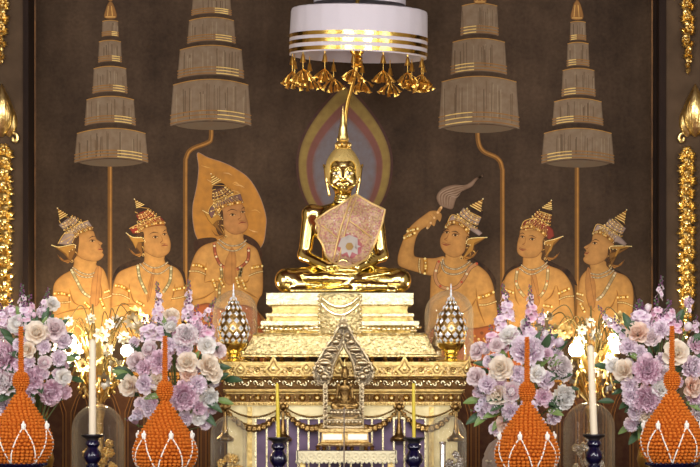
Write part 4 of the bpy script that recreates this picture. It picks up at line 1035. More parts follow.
# carved frieze scrolls, beads and rope
b = MB(); yy = AY+.026; z0 = Z(383.2, yy)
for k in range(34):
    x = X(226, yy)+k*(X(464, yy)-X(226, yy))/33
    b.tube([(x+.014*(1-t)*math.cos(5*t+(PI if k % 2 else 0)), yy-.004, z0+.016*(1-t*.6)*math.sin(5*t+(PI if k % 2 else 0))) for t in [j/9 for j in range(10)]], [.0075-.0004*j for j in range(10)], 6)
    b.ball((x+.018, yy-.002, z0+(.01 if k % 2 else -.01)), (.008, .006, .009), 6, 4)
b.build('frieze_scroll', M['gold_pale'], alt)
b = MB(); yy = AY+.045; z0 = Z(397.8, yy)
for k in range(32):
    x = X(228, yy)+k*(X(458.5, yy)-X(228, yy))/31
    if k % 2 == 0: b.lathe([(.0005, .016), (.008, .016), (.017, .008), (.021, 0)], (0, 0, 0), 10); 
    m_ = Matrix.Translation((x, yy, z0)) @ Matrix.Rotation(PI/2, 4, 'X')
    if k % 2 == 0:
        nv = 4*10
        for i in range(len(b.v)-nv, len(b.v)): b.v[i] = tuple(m_ @ Vector(b.v[i]))
    else: b.ball((x, yy-.004, z0), (.006, .008, .017), 8, 5)
b.build('bead_row', M['gold_leaf'], alt)
b = MB(); yy = AY+.04; z0 = Z(403.8, yy)
for k in range(96):
    x = X(227, yy)+k*(X(459, yy)-X(227, yy))/95; b.ball((x, yy, z0), (.0045, .007, .009), 6, 4)
b.build('rope_moulding', M['gold_carved'], alt)
# mirrored upper strip, violet panels and gilt bars
yy = AY+.068
def strip(name, px0, px1, y0, y1, ya, yb, m):
    b = MB(); b.box(X(px0, AY), X(px1, AY), ya, yb, Z(y1, AY), Z(y0, AY)); return b.build(name, m, alt, False)
strip('white_frieze', 254, 431, 406, 418, yy-.002, yy+.02, M['cream_panel'])
k = 0
edges = [255.5, 266.5, 276.5, 287.5, 298, 308.5, 319, 329.5, 340, 351, 361.5, 372, 383, 394, 404.5, 415, 425.5]
for a, c in zip(edges, edges[1:]): strip('violet_panel', a+.9, c-.9, 419, 500, yy-.003, yy+.02, M['violet_panel'])
for a in edges: strip('gilt_bar', a-.9, a+.9, 418, 500, yy-.012, yy+.02, M['gold_pale'])
strip('gilt_rail', 254.5, 426.5, 417, 419.2, yy-.014, yy+.02, M['gold_pale'])
for a, c in ((228, 246), (435, 457)): strip('side_pilaster', a, c, 406.5, 500, yy-.003, yy+.02, M['cream_panel'])
for a in (249.5, 431.5): strip('pilaster_edge', a-2.4, a+2.4, 406.5, 500, yy-.018, yy+.02, M['gold_leaf'])
# swags of blossoms between tassels
sy = AY+.035
def swag(pa, pb, sag, rmin, rmax, name='swag', m='gold_dark', n=20):
    b = MB()
    for k in range(n):
        t = k/(n-1); px = pa[0]+(pb[0]-pa[0])*t; py = pa[1]+(pb[1]-pa[1])*t+sag*4*t*(1-t)*(1 if sag else 0)
        r = (rmin+(rmax-rmin)*math.sin(t*PI))*SA
        b.ball(at(px, py, sy-r*.4), (r*1.15, r, r), 8, 5)
        if rmax > 3: 
            for q in (-1, 1): b.ball(at(px+q*rmax*.25, py+rmax*.45, sy-r*1.1), (r*.45,)*3, 6, 4)
    b.tube([at(pa[0]+(pb[0]-pa[0])*t, pa[1]+(pb[1]-pa[1])*t+sag*4*t*(1-t), sy) for t in [j/12 for j in range(13)]], rmin*SA*.8, 6)
    return b.build(name, M[m], alt)
hooks = [225, 283, 399, 456]
for a, c in ((225, 283), (283, 341), (341, 399), (399, 456)):
    swag((a, 406), (c, 406), 11, .8, 1.2, 'thin_swag', n=30); swag((a, 408), (c, 408), 20.5, 1.7, 4.0, n=13)
for x in (225, 283, 341, 399, 456):
    b = MB(); b.ball(at(x, 407, sy-.02), (.022, .016, .022), 10, 6)
    for k in range(6): b.ball(at(x+4*math.cos(k*PI/3), 407+4*math.sin(k*PI/3), sy-.016), (.011, .009, .011), 6, 4)
    b.build('swag_rosette', M['gold_dark'], alt)
    b = MB(); z0 = Z(411, sy); c = (X(x, sy), sy-.012, z0); q = SA
    b.lathe([(.5*q, 0), (1.4*q, -3*q), (1.6*q, -9*q), (2.4*q, -16*q), (3.2*q, -21*q), (4.6*q, -24*q), (7.6*q, -26*q), (8.2*q, -28*q), (7.2*q, -30*q), (1*q, -31*q)], c, 18)
    for k in range(14): a_ = 2*PI*k/14; b.ball((c[0]+7.4*q*math.cos(a_), c[1]+.02+3*q*math.sin(a_), z0-28.6*q), (1.5*q, 1.5*q, 2.2*q), 6, 4)
    b.build('swag_tassel', M['gold_dark'], alt)

# ------------------------------------------------------------------ front offering table and side tables (tops just below the frame)
TZ = Z(500, -1.5)
ft = thing('offering_table', (0, -1.45, 0), 'long dark offering table in front of the altar, mostly below view', 'table')
b = MB(); b.box(-2.6, 2.6, -2.05, -.72, TZ-.05, TZ); b.build('tabletop', M['table'], ft, False)
for x in (-2.5, 0, 2.5):
    for y in (-1.95, -.82): b = MB(); b.box(x-.04, x+.04, y-.04, y+.04, 0, TZ-.05); b.build('leg', M['table'], ft, False)
for sx, w in ((-1, 'pale lamps and glass domes'), (1, 'pale lamps and glass domes')):
    st_ = thing('side_table', (sx*1.35, .0, 0), 'dark side table behind the bouquets, %s of the altar' % ('on the left' if sx < 0 else 'on the right'), 'table')
    xa, xb = sorted((sx*.86, sx*1.86)); b = MB(); b.box(xa, xb, -.66, .66, TZ-.05, TZ); b.build('tabletop', M['table'], st_, False)
    for x in (xa+.05, xb-.05):
        for y in (-.6, .6): b = MB(); b.box(x-.03, x+.03, y-.03, y+.03, 0, TZ-.05); b.build('leg', M['table'], st_, False)

# ------------------------------------------------------------------ low white table with the miniature shrine
LY = -.92
lt = thing('lace_table', (X(346.5, LY), LY, TZ), 'small low table edged with white carved lace in front of the altar', 'table')
b = MB(); x0, x1 = X(297, LY-.2), X(396, LY-.2); b.box(x0, x1, LY-.19, LY+.19, Z(454, LY), Z(450.5, LY)); b.build('tabletop', M['violet_panel'], lt, False)
b = MB(); yf = LY-.2
zt, zb = Z(451, yf), Z(464, yf)
for (xa, ya, xb, yb_) in ((x0, yf, x1, yf), (x0, yf, x0, LY+.19), (x1, yf, x1, LY+.19)):
    n = 22 if ya == yb_ else 14
    if ya == yb_: b.box(xa, xb, ya, ya+.01, zb+.012, zt)
    else: b.box(xa-.005, xa+.005, ya, yb_, zb+.012, zt)
    for k in range(n):
        t = (k+.5)/n; x = xa+(xb-xa)*t; y = ya+(yb_-ya)*t
        b.ball((x, y, zb+.012), (.011, .009, .011), 8, 5)
        if ya == yb_ and k % 2 == 0:
            b.tube([(x+.016+.020*math.cos(a), ya-.002, (zt+zb)/2+.006+.020*math.sin(a)) for a in [2*PI*j/10 for j in range(11)]], .004, 5); b.ball((x+.016, ya-.002, (zt+zb)/2+.006), (.008, .006, .008), 6, 4)
b.build('lace_skirt', M['lace'], lt, auto=30)
for x in (x0+.03, x1-.03):
    for y in (LY-.16, LY+.16): b = MB(); b.box(x-.015, x+.015, y-.015, y+.015, TZ, Z(454, LY)); b.build('leg', M['gold_leaf'], lt, False)
LZ = Z(450.5, LY)
# stand, small statue, arch
SY = LY
sl_ = S(SY)
sx_ = X(345, SY)
sd = thing('small_pedestal', (sx_, SY, LZ), 'small gold pedestal with white panels standing on the lace table', 'pedestal')
def lb(name, rows, m, par, cx=sx_, cy=SY, smooth=False, notch=0):
    b = MB(); b.loft([(hx*sl_, hy*sl_, Z(py, SY)) for hx, hy, py in rows], (cx, cy, 0), notch); return b.build(name, m, par, smooth)
lb('pedestal_body', [(27, 17, 446), (28, 18, 444.5), (26, 17, 443), (23.5, 15, 441.5), (23, 15, 432.5), (26, 17, 431.5), (26.5, 17, 429), (24, 15, 428)], M['gold_carved'], sd)
for q in (-1, 1):
    b = MB(); b.box(sx_+q*12.5*sl_-9.5*sl_, sx_+q*12.5*sl_+9.5*sl_, SY-16*sl_, SY-14*sl_, Z(439.5, SY), Z(434, SY)); b.build('white_panel', M['mirror_white'], sd, False)
for q in (-27, -21, -7, 0, 7, 21, 27):
    for yq in (-14, 14):
        b = MB(); b.lathe([(1.4*sl_, 0), (2.6*sl_, 1.2*sl_), (1.3*sl_, 2.4*sl_), (2.8*sl_, (450.5-446)*sl_)], (sx_+q*sl_, SY+yq*sl_, LZ), 10); b.build('foot', M['gold_dark'], sd)
lb('lotus_base', [(17, 13, 428), (17.5, 13, 426), (14, 11, 424.5), (16.5, 12, 421), (17, 12, 419), (12, 9, 417.5), (14, 10, 414), (15, 11, 411), (14, 10, 409.3)], M['silver_gilt'], sd, notch=3*sl_)
for row, py, r in ((0, 422, 16.5), (1, 412.5, 14.5)):
    b = MB()
    for k in range(9): b.ball((sx_+(k/8*2-1)*r*sl_*.93, SY-12*sl_+ (1.5*sl_ if row else 0), Z(py, SY)), (1.9*sl_, 1.3*sl_, 2.4*sl_), 8, 5)
    b.build('lotus_petal_row', M['silver_gilt'], sd)
sb = thing('small_statue', (sx_-.2*sl_, SY, Z(409.3, SY)), 'miniature dark gold seated statue inside the pointed openwork arch', 'statue')
k_ = .0013
for nm, V_, F_, mm in (('body', BV, BF, 'gold_dark'), ('hair', HV, HF, 'gold_dark')):
    me = field_mesh(nm, V_*np.array([k_*.92, k_, k_*1.32]), F_, M[mm]); place(me, nm, sb, (0, 0, 0))
b = MB(); o = sb.location; b.lathe([(.006, 0), (.007, .004), (.004, .012), (.002, .03), (.0004, .045)], (o.x, o.y, o.z+142*k_*1.32), 10); b.build('flame_finial', M['gold_leaf'], sb)
ar = thing('shrine_arch', (sx_, SY+.13, LZ), 'pointed silver-gilt openwork arch on two posts framing the miniature statue', 'arch')
ay_ = SY+.13
for q in (-1, 1):
    C = 343.5
    def pt(dx, py, dy=0): return at(C+q*dx, py, ay_+dy)
    outer = catmull([pt(0, 317), pt(5, 327), pt(11, 338), pt(19, 350), pt(27, 364), pt(29.5, 373), pt(27, 381), pt(21, 385.5), pt(14.5, 382), pt(11.5, 374)], 6)
    inner = catmull([pt(11.5, 374), pt(10.5, 366), pt(6.5, 356), pt(2, 348), pt(0, 341)], 6)
    b = MB(); b.tube(outer, [.006+.003*math.sin(i) for i in range(len(outer))], 7); b.tube(inner, .0095, 7); b.tube([p+Vector((0, -.008, 0)) for p in inner], .004, 6)
    for i in range(0, len(outer), 3):                     # flame crockets along the rim
        p = outer[i]; b.ball(p+Vector((q*.006, 0, .004)), (.007, .005, .010), 6, 4)
    b.build('arch_rib', M['silver_gilt'], ar)
    ol = [Vector((p.x, p.z)) for p in outer]+[Vector((p.x, p.z)) for p in inner[1:-1]]
    b = MB(); b.prism([(p[0], p[1]) for p in (ol if q > 0 else ol)], ay_+.004, ay_+.012); b.build('arch_plate', M['silver_dark'], ar, False)
    b = MB()                                              # pierced scrollwork filling between the ribs
    for dx, py, rx, rz in ((1.5, 326, 3, 3), (4.5, 336, 2.6, 2.4), (7.5, 342, 4, 3), (12, 350, 6.2, 2.2), (15.5, 357, 4, 2), (18.5, 363, 6.4, 2.8), (14, 368, 3, 2.5), (23, 371, 3.2, 3), (19, 377, 4, 3.4), (8, 350, 2.4, 2), (25.5, 366, 2, 2.4)):
        c = pt(dx, py, -.006); ov = MB(); ov.ball(c, (rx*sl_, .012, rz*sl_), 10, 6); ov.build('arch_boss', M['silver_gilt'], ar)
        rr = random.Random(int(dx*10)); 
        for j in range(3):
            a0 = rr.uniform(0, 6); b.tube([c+Vector(((rx+1.5*t)*sl_*.8*math.cos(a0+3.5*t), .004, (rz+2*t)*sl_*.9*math.sin(a0+3.5*t))) for t in [i/8 for i in range(9)]], .0028, 5)
    b.build('arch_scrollwork', M['silver_gilt'], ar)
    b = MB(); x = X(C+q*18.2, ay_); b.box(x-2.3*sl_, x+2.3*sl_, ay_-.01, ay_+.01, LZ, Z(384, ay_))
    for k in range(9): b.ball((x, ay_-.012, Z(388+k*5, ay_)), (1.5*sl_, .008, 2.1*sl_), 8, 5)
    b.build('arch_post', M['silver_gilt'], ar, auto=30)
b = MB(); b.ball(at(343.5, 320, ay_), (.006, .006, .018), 8, 6); b.ball(at(343.5, 343, ay_-.008), (.009, .008, .016), 8, 6); b.build('arch_finial', M['silver_gilt'], ar)
it = thing('incense_stick', (X(344, -1.2), -1.2, TZ), 'thin grey-brown incense stick standing before the miniature statue', 'incense stick')
b = MB(); b.tube([at(344, 500, -1.2), at(344, 455, -1.2), at(344.2, 407, -1.2)], .0042, 7); b.build('stick', M['incense'], it)
b = MB(); b.lathe([(.03, 0), (.045, .01), (.05, .05), (.044, .055), (.01, .052)], (X(344, -1.2), -1.2, TZ), 20); b.build('holder', M['gold_dark'], it)

# ------------------------------------------------------------------ candles and cobalt glass holders
def holder(px, Y, py, label, hs=1.0):
    c = at(px, py, Y); q = S(Y)*hs; h = c.z-TZ
    t = thing('candle_holder', (c.x, Y, TZ), label, 'candle holder', 'cobalt glass candle holders')
    prof = [(11, -1.0), (10.5, 0), (10.8, .6), (8, 0), (5.6, -2.6)]
    b = MB(); b.lathe([(3.2*q, -.5*q), (9.4*q, -.5*q), (11*q, .3*q), (11.3*q, -.6*q), (10*q, -2.4*q), (6.6*q, -4*q), (6*q, -6*q), (3*q, -6*q)][::-1], c, 28); b.build('holder_rim', M['dark_rim'], t)
    b = MB(); b.lathe([(5.6*q, -5.6*q), (7.2*q, -8*q), (7.6*q, -10*q), (5.2*q, -13*q), (6.2*q, -15*q), (8.8*q, -19*q), (9.4*q, -22*q), (8*q, -25.5*q), (5.2*q, -29*q), (6.8*q, -31*q), (6.2*q, -34*q), (4.8*q, -40*q), (8*q, -h*.86), (12.5*q, -h*.96), (13*q, -h+.001)], c, 28); b.build('holder_stem', M['blue_glass'], t)
    return c
def candle(px, py0, px1, py1, Y, w, m, label, cat='candle', group=None):
    t = thing('candle', at(px1, py1, Y), label, cat, group); q = S(Y)
    a = at(px1, py1, Y); e = at(px, py0, Y)
    d = (e-a); b = MB(); b.tube([a, a+d*.5, a+d*.975, e-d*.006, e], [w*q*.5, w*q*.48, w*q*.44, w*q*.25, w*q*.08], 16); b.build('wax', M[m], t)
    b = MB(); b.tube([e-d*.01, e+Vector((0, 0, .012))], .0016, 5); b.build('wick', M['pupil'], t)
for px, pr, py0, pyr, Y, w, m, lh, lc in (
    (92.5, 92.5, 339, 434.5, -1.4, 7.4, 'wax_white', 'cobalt glass holder under the white candle between the first two marigold cones', 'tall white candle between the first two marigold cones'),
    (590.5, 594, 345, 434.5, -1.4, 7.4, 'wax_white', 'cobalt glass holder under the leaning white candle', 'tall white candle leaning slightly, between the last two marigold cones'),
    (277, 278.5, 383, 437.5, -1.2, 3.6, 'wax_yellow', 'cobalt glass holder under the yellow candle nearer the second marigold cone', 'thin yellow candle left of the miniature shrine'),
    (413.5, 414, 383, 437.5, -1.2, 3.6, 'wax_yellow', 'cobalt glass holder under the yellow candle nearer the third marigold cone', 'thin yellow candle right of the miniature shrine')):
    holder(pr, Y, pyr, lh); candle(px, py0, pr, pyr-.2, Y, w, m, lc, group='white candles' if w > 5 else 'yellow candles')

# ------------------------------------------------------------------ jewelled lotus buds on gold feet
def egg(px, label):
    Y = -.44; q = S(Y); bz = Z(361.8, AY+.015); c = Vector((X(px, Y), Y, bz))
    t = thing('lotus_bud_ornament', c, label, 'ornament', 'jewelled lotus buds')
    z = lambda py: Z(py, Y)-bz
    b = MB(); b.lathe([(16*q, 0), (16.5*q, 1.2*q), (11*q, 2.4*q), (6.5*q, 3.4*q), (5.5*q, 5.5*q), (8*q, 7.6*q), (6*q, 9.4*q), (9*q, 12*q), (12.5*q, 15*q), (14*q, 18.5*q), (12*q, 19.5*q)], c, 28); b.build('foot', M['gold_polished'], t)
    prof = [(11, 342), (14.4, 336.5), (15.4, 329.5), (13.8, 321), (10.2, 313), (6.4, 306), (3.4, 301), (2, 297.5)]
    cp = catmull([Vector((r, y)) for r, y in prof], 8)
    b = MB(); b.lathe([(p[0]*q*.93, z(p[1])) for p in cp], c, 28); b.build('bud_core', M['gold_dark'], t)
    g = MB(); s_ = MB(); e_ = MB(); rows = 8
    for r in range(rows):
        p = cp[int((r+.5)/rows*(len(cp)-1))]; p2 = cp[min(int((r+.5)/rows*(len(cp)-1))+3, len(cp)-1)]
        n = 12 if r < 4 else (10 if r < 6 else 7)
        for k in range(n):
            a = 2*PI*(k+.5*(r % 2))/n; R = p[0]*q; w = PI*R/n*.92; hh = (3.9 if r < 4 else 3.3 if r < 6 else 2.6)*q
            up = Vector(((p2[0]-p[0])*q*math.cos(a), (p2[0]-p[0])*q*math.sin(a), (p[1]-p2[1])*q)).normalized(); ta = Vector((-math.sin(a), math.cos(a), 0)); no = ta.cross(up); 
            o = Vector((c.x+R*math.cos(a), c.y+R*math.sin(a), c.z+z(p[1])))
            def dia(mb, k1, lift, peak):
                i = [mb.vert(o+d*k1+no*lift) for d in (ta*w, up*hh, -ta*w, -up*hh)]; pk = mb.vert(o+no*(lift+peak))
                bi = [mb.vert(o+d*k1-no*.006) for d in (ta*w, up*hh, -ta*w, -up*hh)]
                for j in range(4): mb.face((i[j], i[(j+1) % 4], pk)); mb.face((bi[j], bi[(j+1) % 4], i[(j+1) % 4], i[j]))
            dia(g, .99, 0, .001); dia(s_, .8, .002, .006)
            if r % 2 == 0: e_.ball(o+no*.0075, (.0038, .0038, .0038), 6, 4)
    g.build('gold_setting', M['gold_leaf'], t, False); s_.build('crystal_facet', M['crystal'], t, False); e_.build('green_stone', M['emerald'], t)
    b = MB(); b.lathe([(2.2*q, z(300)), (1.5*q, z(299)), (2*q, z(297.6)), (.9*q, z(295.5)), (1.3*q, z(294)), (.6*q, z(292)), (1*q, z(290.6)), (.4*q, z(288.5)), (.8*q, z(287)), (.15*q, z(283.5))], c, 12); b.build('bud_finial', M['crystal'], t)
egg(233.5, 'jewelled silver and gold lotus bud on the altar corner nearer the second bouquet'); egg(451, 'jewelled silver and gold lotus bud on the altar corner nearer the third bouquet')

# ------------------------------------------------------------------ glass domes
def dome(px, Y, ptop, hw, bz, label, base=True):
    q = S(Y); x = X(px, Y); top = Z(ptop, Y); R = hw*q
    t = thing('glass_dome', (x, Y, bz), label, 'glass dome', 'glass display domes')
    prof = [(R*1.0, .012), (R, top-R-bz)]+[(R*math.cos(a), top-bz-R+R*math.sin(a)) for a in [PI/2*k/10 for k in range(1, 10)]]+[(.002, top-bz)]
    b = MB(); b.lathe(prof, (x, Y, bz), 40, caps=False); b.build('glass_shell', M['glass'], t, auto=180)
    b = MB(); b.lathe([(R*1.12, 0), (R*1.14, .008), (R*1.06, .014), (.01, .014)], (x, Y, bz), 36); b.build('dome_base', M['gold_dark'], t)
    return Vector((x, Y, bz+.014)), R
def metal_spray(c, h, w, n, seed, m, label, grp):
    """little metal flower tree standing under a dome"""
    rr = random.Random(seed); t = thing('metal_flower_spray', c, label, 'ornament', grp)
    b = MB(); b.lathe([(.03, 0), (.036, .01), (.02, .03), (.03, .05), (.024, .065)], c, 14); b.build('pot', M[m], t)
    st = MB()
    for k in range(n):
        a = rr.uniform(0, 2*PI); r = w*math.sqrt(rr.random()); hh = h*rr.uniform(.35, 1)*(1-.4*r/w); e = c+Vector((r*math.cos(a), r*math.sin(a), hh))
        st.tube([c+Vector((0, 0, .05)), c.lerp(e, .5)+Vector((0, 0, .02)), e], .0025, 5)
        b = MB(); R = rr.uniform(.022, .036); d = Vector((math.cos(a)*.6+rr.uniform(-.3, .3), -.9+rr.uniform(-.3, .3), .4)).normalized(); u = d.orthogonal().normalized(); v = d.cross(u)
        for j in range(6):
            an = 2*PI*j/6; dd = u*math.cos(an)+v*math.sin(an); b.ball(e+dd*R*.62+d*.003, (R*.42, R*.42, R*.36), 7, 4)
        b.ball(e+d*.008, R*.35, 7, 4); b.build('metal_flower', M[m], t)
    st.build('stem', M[m], t)
    return t
bz = Z(361.8, AY+.015)
c, R = dome(235, .46, 290, 22.5, bz, 'tall glass dome behind the jewelled bud near the second bouquet'); 
b = MB(); g = thing('gold_figurine', c, 'slim gold lotus finial under the glass dome near the second bouquet', 'figurine', 'gold finials under domes')
FP = [(.05, 0), (.055, .015), (.03, .03), (.022, .06), (.04, .09), (.034, .12), (.02, .15), (.026, .17), (.016, .2), (.008, .24), (.001, .29)]
b.lathe(FP, c+Vector((.05, 0, 0)), 18); b.build('finial_body', M['gold_polished'], g)
c, R = dome(449, .46, 290, 24.5, bz, 'tall glass dome behind the jewelled bud near the third bouquet')
g = thing('gold_figurine', c, 'slim gold lotus finial under the glass dome near the third bouquet', 'figurine', 'gold finials under domes')
b = MB(); b.lathe(FP, c+Vector((-.07, 0, 0)), 18); b.build('finial_body', M['silver_gilt'], g)
c, R = dome(98, -.3, 404, 26.5, TZ, 'wide glass dome behind the upright white candle'); metal_spray(c, .40, .095, 20, 5, 'gold_leaf', 'gold metal flower spray under the glass dome behind the upright white candle', 'metal flower sprays')
c, R = dome(589, -.3, 402, 26, TZ, 'wide glass dome behind the leaning white candle'); metal_spray(c, .40, .095, 20, 8, 'silver', 'silver metal flower spray under the glass dome behind the leaning white candle', 'metal flower sprays')
c, R = dome(228.5, -.94, 416, 18, TZ, 'glass dome at the altar corner right of the second marigold cone'); metal_spray(c, .27, .06, 14, 11, 'gold_leaf', 'small gold flower spray under the dome right of the second marigold cone', 'metal flower sprays')
c, R = dome(447, -.94, 415, 19.5, TZ, 'glass dome at the altar corner left of the third marigold cone'); metal_spray(c+Vector((.03, .01, 0)), .3, .06, 16, 14, 'silver', 'small silver flower spray under the dome left of the third marigold cone', 'metal flower sprays')
tu = thing('silver_tube', c+Vector((-.03, -.05, 0)), 'upright shiny silver tube beside the silver flower spray', 'tube')
b = MB(); b.lathe([(.017, 0), (.0165, .3), (.013, .305), (.012, .29), (.012, .01)], c+Vector((-.026, -.05, 0)), 20); b.build('tube_wall', M['silver'], tu)
b = MB(); b.lathe([(.019, .29), (.02, .296), (.02, .304), (.0168, .306)], c+Vector((-.026, -.05, 0)), 20); b.build('tube_rim', M['silver'], tu)

# crumpled cloth bundle by the altar
def bundle():
    c = at(506, 452, -.55); b = MB(); rr = random.Random(2); rows = []
    n = 40; k = 16
    for i in range(k+1):
        th = PI*i/k; row = []
        for j in range(n):
            a = 2*PI*j/n; w = 1+.10*math.sin(7*a+3*th)*math.sin(th)+.07*math.sin(13*a-5*th)+.05*math.sin(21*a+9*th)
            row.append((c.x+.125*w*math.sin(th)*math.cos(a), c.y+.1*w*math.sin(th)*math.sin(a), TZ+.16+(-.16)*math.cos(th)*(1+.10*math.sin(9*a))*1.0))
        rows.append(row)
    b.rings(rows, True, True, True)
    mz = min(v[2] for v in b.v); b.v = [(x, y, z-mz+TZ) for x, y, z in b.v]
    t = thing('cloth_bundle', (c.x, c.y, TZ), 'crumpled pinkish grey cloth bundle beside the altar behind the third marigold cone', 'cloth')
    b.build('cloth', M['bundle'], t); q = MB(); q.tube([(c.x+.118*math.cos(a), c.y+.095*math.sin(a), TZ+.2) for a in [2*PI*j/20 for j in range(21)]], .008, 6); q.build('cord', M['wax_white'], t)
    b = MB(); b.box(c.x-.1, c.x+.1, c.y-.1, c.y+.1, 0, TZ-.002)
bundle()
# ------------------------------------------------------------------ marigold cones on cobalt bowls
CY_ = -1.55
CP = [(1.0, 336), (1.5, 338), (1.7, 350), (1.9, 368), (2.2, 377), (2.6, 381), (6.0, 384), (7.6, 389), (7.2, 394), (4.6, 398.5), (2.6, 401.5), (5.0, 404.5), (9.5, 411), (15, 420), (22, 430), (27, 439), (30, 446), (31, 452), (30.2, 459), (27, 466), (22, 472), (18, 475)]
q = S(CY_); cz0 = Z(475, CY_)
pc = catmull([Vector((r, 475-y)) for r, y in CP], 6)
arc = [0]
for a, b_ in zip(pc, pc[1:]): arc.append(arc[-1]+(b_-a).length)
def prof_at(s):
    i = 0
    while i < len(arc)-2 and arc[i+1] < s: i += 1
    t = (s-arc[i])/max(arc[i+1]-arc[i], 1e-6); p = pc[i].lerp(pc[i+1], min(max(t, 0), 1)); d = (pc[i+1]-pc[i]).normalized(); return p, d
def petal_rows(b, s0, s1, step):
    s = s0; r_ = 0
    while s < s1:
        p, d = prof_at(s); n = max(6, int(2*PI*p[0]/(step*1.12)))
        for k in range(n):
            a = 2*PI*(k+.5*(r_ % 2))/n+rnd.uniform(-.02, .02); nr = Vector((-d[1]*-1, 0, d[0]))
            no = Vector((abs(d[1])*math.cos(a), abs(d[1])*math.sin(a), d[0]*(1 if d[1] < 0 else -1))); 
            c = Vector((p[0]*math.cos(a), p[0]*math.sin(a), p[1]))
            up = Vector((d[0]*math.cos(a), d[0]*math.sin(a), d[1])); ta = Vector((-math.sin(a), math.cos(a), 0)); no = ta.cross(up); 
            if no.dot(Vector((math.cos(a), math.sin(a), 0))) < 0: no = -no
            w = PI*p[0]/n*.97; hgt = step*.48; j = rnd.uniform(.85, 1.2); g = rnd.uniform(-.3, .3); a += rnd.uniform(-.25, .25)*PI/n
            base = len(b.v); N6 = 8
            for sc_, ll in ((1, -.12), (.72, .34*j), (.3, .5*j)):
                for i in range(N6): an = 2*PI*i/N6; b.vert(c+ta*(w*sc_*math.cos(an))+up*(hgt*sc_*math.sin(an)+g*step*.3)+no*(ll*step))
            for k2 in (0, 1):
                for i in range(N6): b.face((base+k2*N6+i, base+k2*N6+(i+1) % N6, base+(k2+1)*N6+(i+1) % N6, base+(k2+1)*N6+i))
            b.face([base+2*N6+i for i in range(N6)])
        s += step*.94; r_ += 1
def sect(name, i0, i1, parent, step, label=None):
    s0 = min(arc, key=lambda v: 0) ; 
    a = next(arc[i] for i in range(len(pc)) if pc[i][1] <= i0); e = next((arc[i] for i in range(len(pc)) if pc[i][1] <= i1), arc[-1])
    core = MB(); pts = [p for i, p in enumerate(pc) if a-.5 <= arc[i] <= e+.5]
    core.cur = 1; core.lathe([(p[0]*.98, p[1]) for p in reversed(pts)], (0, 0, 0), 40)
    core.cur = 0; petal_rows(core, a+step*.4, e, step)
    m = Matrix.Translation((X(165, CY_), CY_, cz0)) @ Matrix.Scale(q, 4); o = MB(); o.add(core, m)
    return o.build(name, [M['orange'], M['orange_deep']], parent, auto=25)
cone = thing('marigold_cone', (X(165, CY_), CY_, cz0), 'orange marigold offering cone with jasmine strings in front of the second bouquet', 'flower offering', 'marigold cones')
sect('marigold_body', 73.5, 0, cone, 3.9); sect('marigold_knob', 93.5, 73.5, cone, 2.5); sect('marigold_spire', 139, 93.5, cone, 2.3)
def strand(a0, a1, top, bot, n=26):
    pts = []
    for k in range(n+1):
        t = k/n; y = top+(bot-top)*t; h = 475-y
        s = None
        best = min((i for i in range(len(pc)) if pc[i][1] < 75), key=lambda i: abs(pc[i][1]-h)); r = pc[best][0]+1.1
        ease = t**.75 if False else 1-(1-t)**1.5 if False else math.sin(t*PI/2)**.9
        a = a0+(a1-a0)*(t**.7); pts.append(Vector((r*math.cos(a), r*math.sin(a), h)))
    return pts
C0 = Vector((X(165, CY_), CY_, cz0))
NB = 6; R15 = math.radians(15)
for k in range(NB):
    a = -PI/2+2*PI*k/NB+R15
    for sgn in (-1, 1):
        b = MB(); pts = strand(a, a+sgn*PI/NB*.96, 437, 472)
        for i, p in enumerate(pts): b.ball(C0+p*q, (.85*q, .85*q, 1.0*q), 6, 4)
        b.build('jasmine_string', M['jasmine'], cone)
    p = strand(a, a, 437, 438, 1)[0]; b = MB()
    b.ball(C0+(p+Vector((math.cos(a)*.8, math.sin(a)*.8, .5)))*q, (2.3*q, 2.3*q, 3.2*q), 8, 6)
    for j in range(5): an = 2*PI*j/5; b.ball(C0+(p+Vector((math.cos(a)*1.1+1.5*math.cos(an), math.sin(a)*1.1+1.5*math.sin(an), 2.2)))*q, (1.1*q, 1.1*q, 2.2*q), 6, 4)
    b.ball(C0+(p+Vector((math.cos(a)*.6, math.sin(a)*.6, 4.5)))*q, (1.2*q, 1.2*q, 2.4*q), 6, 4)
    b.build('jasmine_bud', M['jasmine'], cone)
CONES = [(21, -9.5, 'orange marigold offering cone with jasmine strings at the far left edge'), (165, 0, None), (527, 1, 'orange marigold offering cone with jasmine strings in front of the third bouquet'), (672, -10, 'orange marigold offering cone with jasmine strings at the far right edge')]
def bowl(px, dz, label):
    c = Vector((X(px, CY_), CY_, cz0+dz)); h = c.z-TZ
    t = thing('footed_bowl', (c.x, c.y, TZ), label, 'bowl', 'cobalt footed bowls')
    b = MB(); b.lathe([(10*q, -h), (17*q, -h), (17.5*q, -h+2*q), (9*q, -h+5*q), (5*q, -h*.5), (9*q, -10*q), (20*q, -4*q), (25*q, 0), (25.6*q, 1.6*q), (24.6*q, 2*q), (19*q, -1.0*q), (6*q, -2.2*q)], c, 40); b.build('bowl_body', M['blue_glass'], t)
    b = MB()
    for k in range(30): a = 2*PI*k/30; b.ball((c.x+25.4*q*math.cos(a), c.y+25.4*q*math.sin(a), c.z+1.4*q), (1.7*q, 1.7*q, 1.5*q), 6, 4)
    b.build('scalloped_rim', M['blue_glass'], t)
for px, dy, lab in CONES:
    dz = -dy*q
    if px != 165: dup(cone, Vector((X(px, CY_), CY_, cz0+dz)), lab, rz=math.radians({21: -5, 527: -32, 672: 11}[px]))
    where = {21: 'at the far left edge', 165: 'before the second bouquet', 527: 'before the third bouquet', 672: 'at the far right edge'}[px]
    bowl(px, dz, 'cobalt glass footed bowl under the marigold cone '+where)

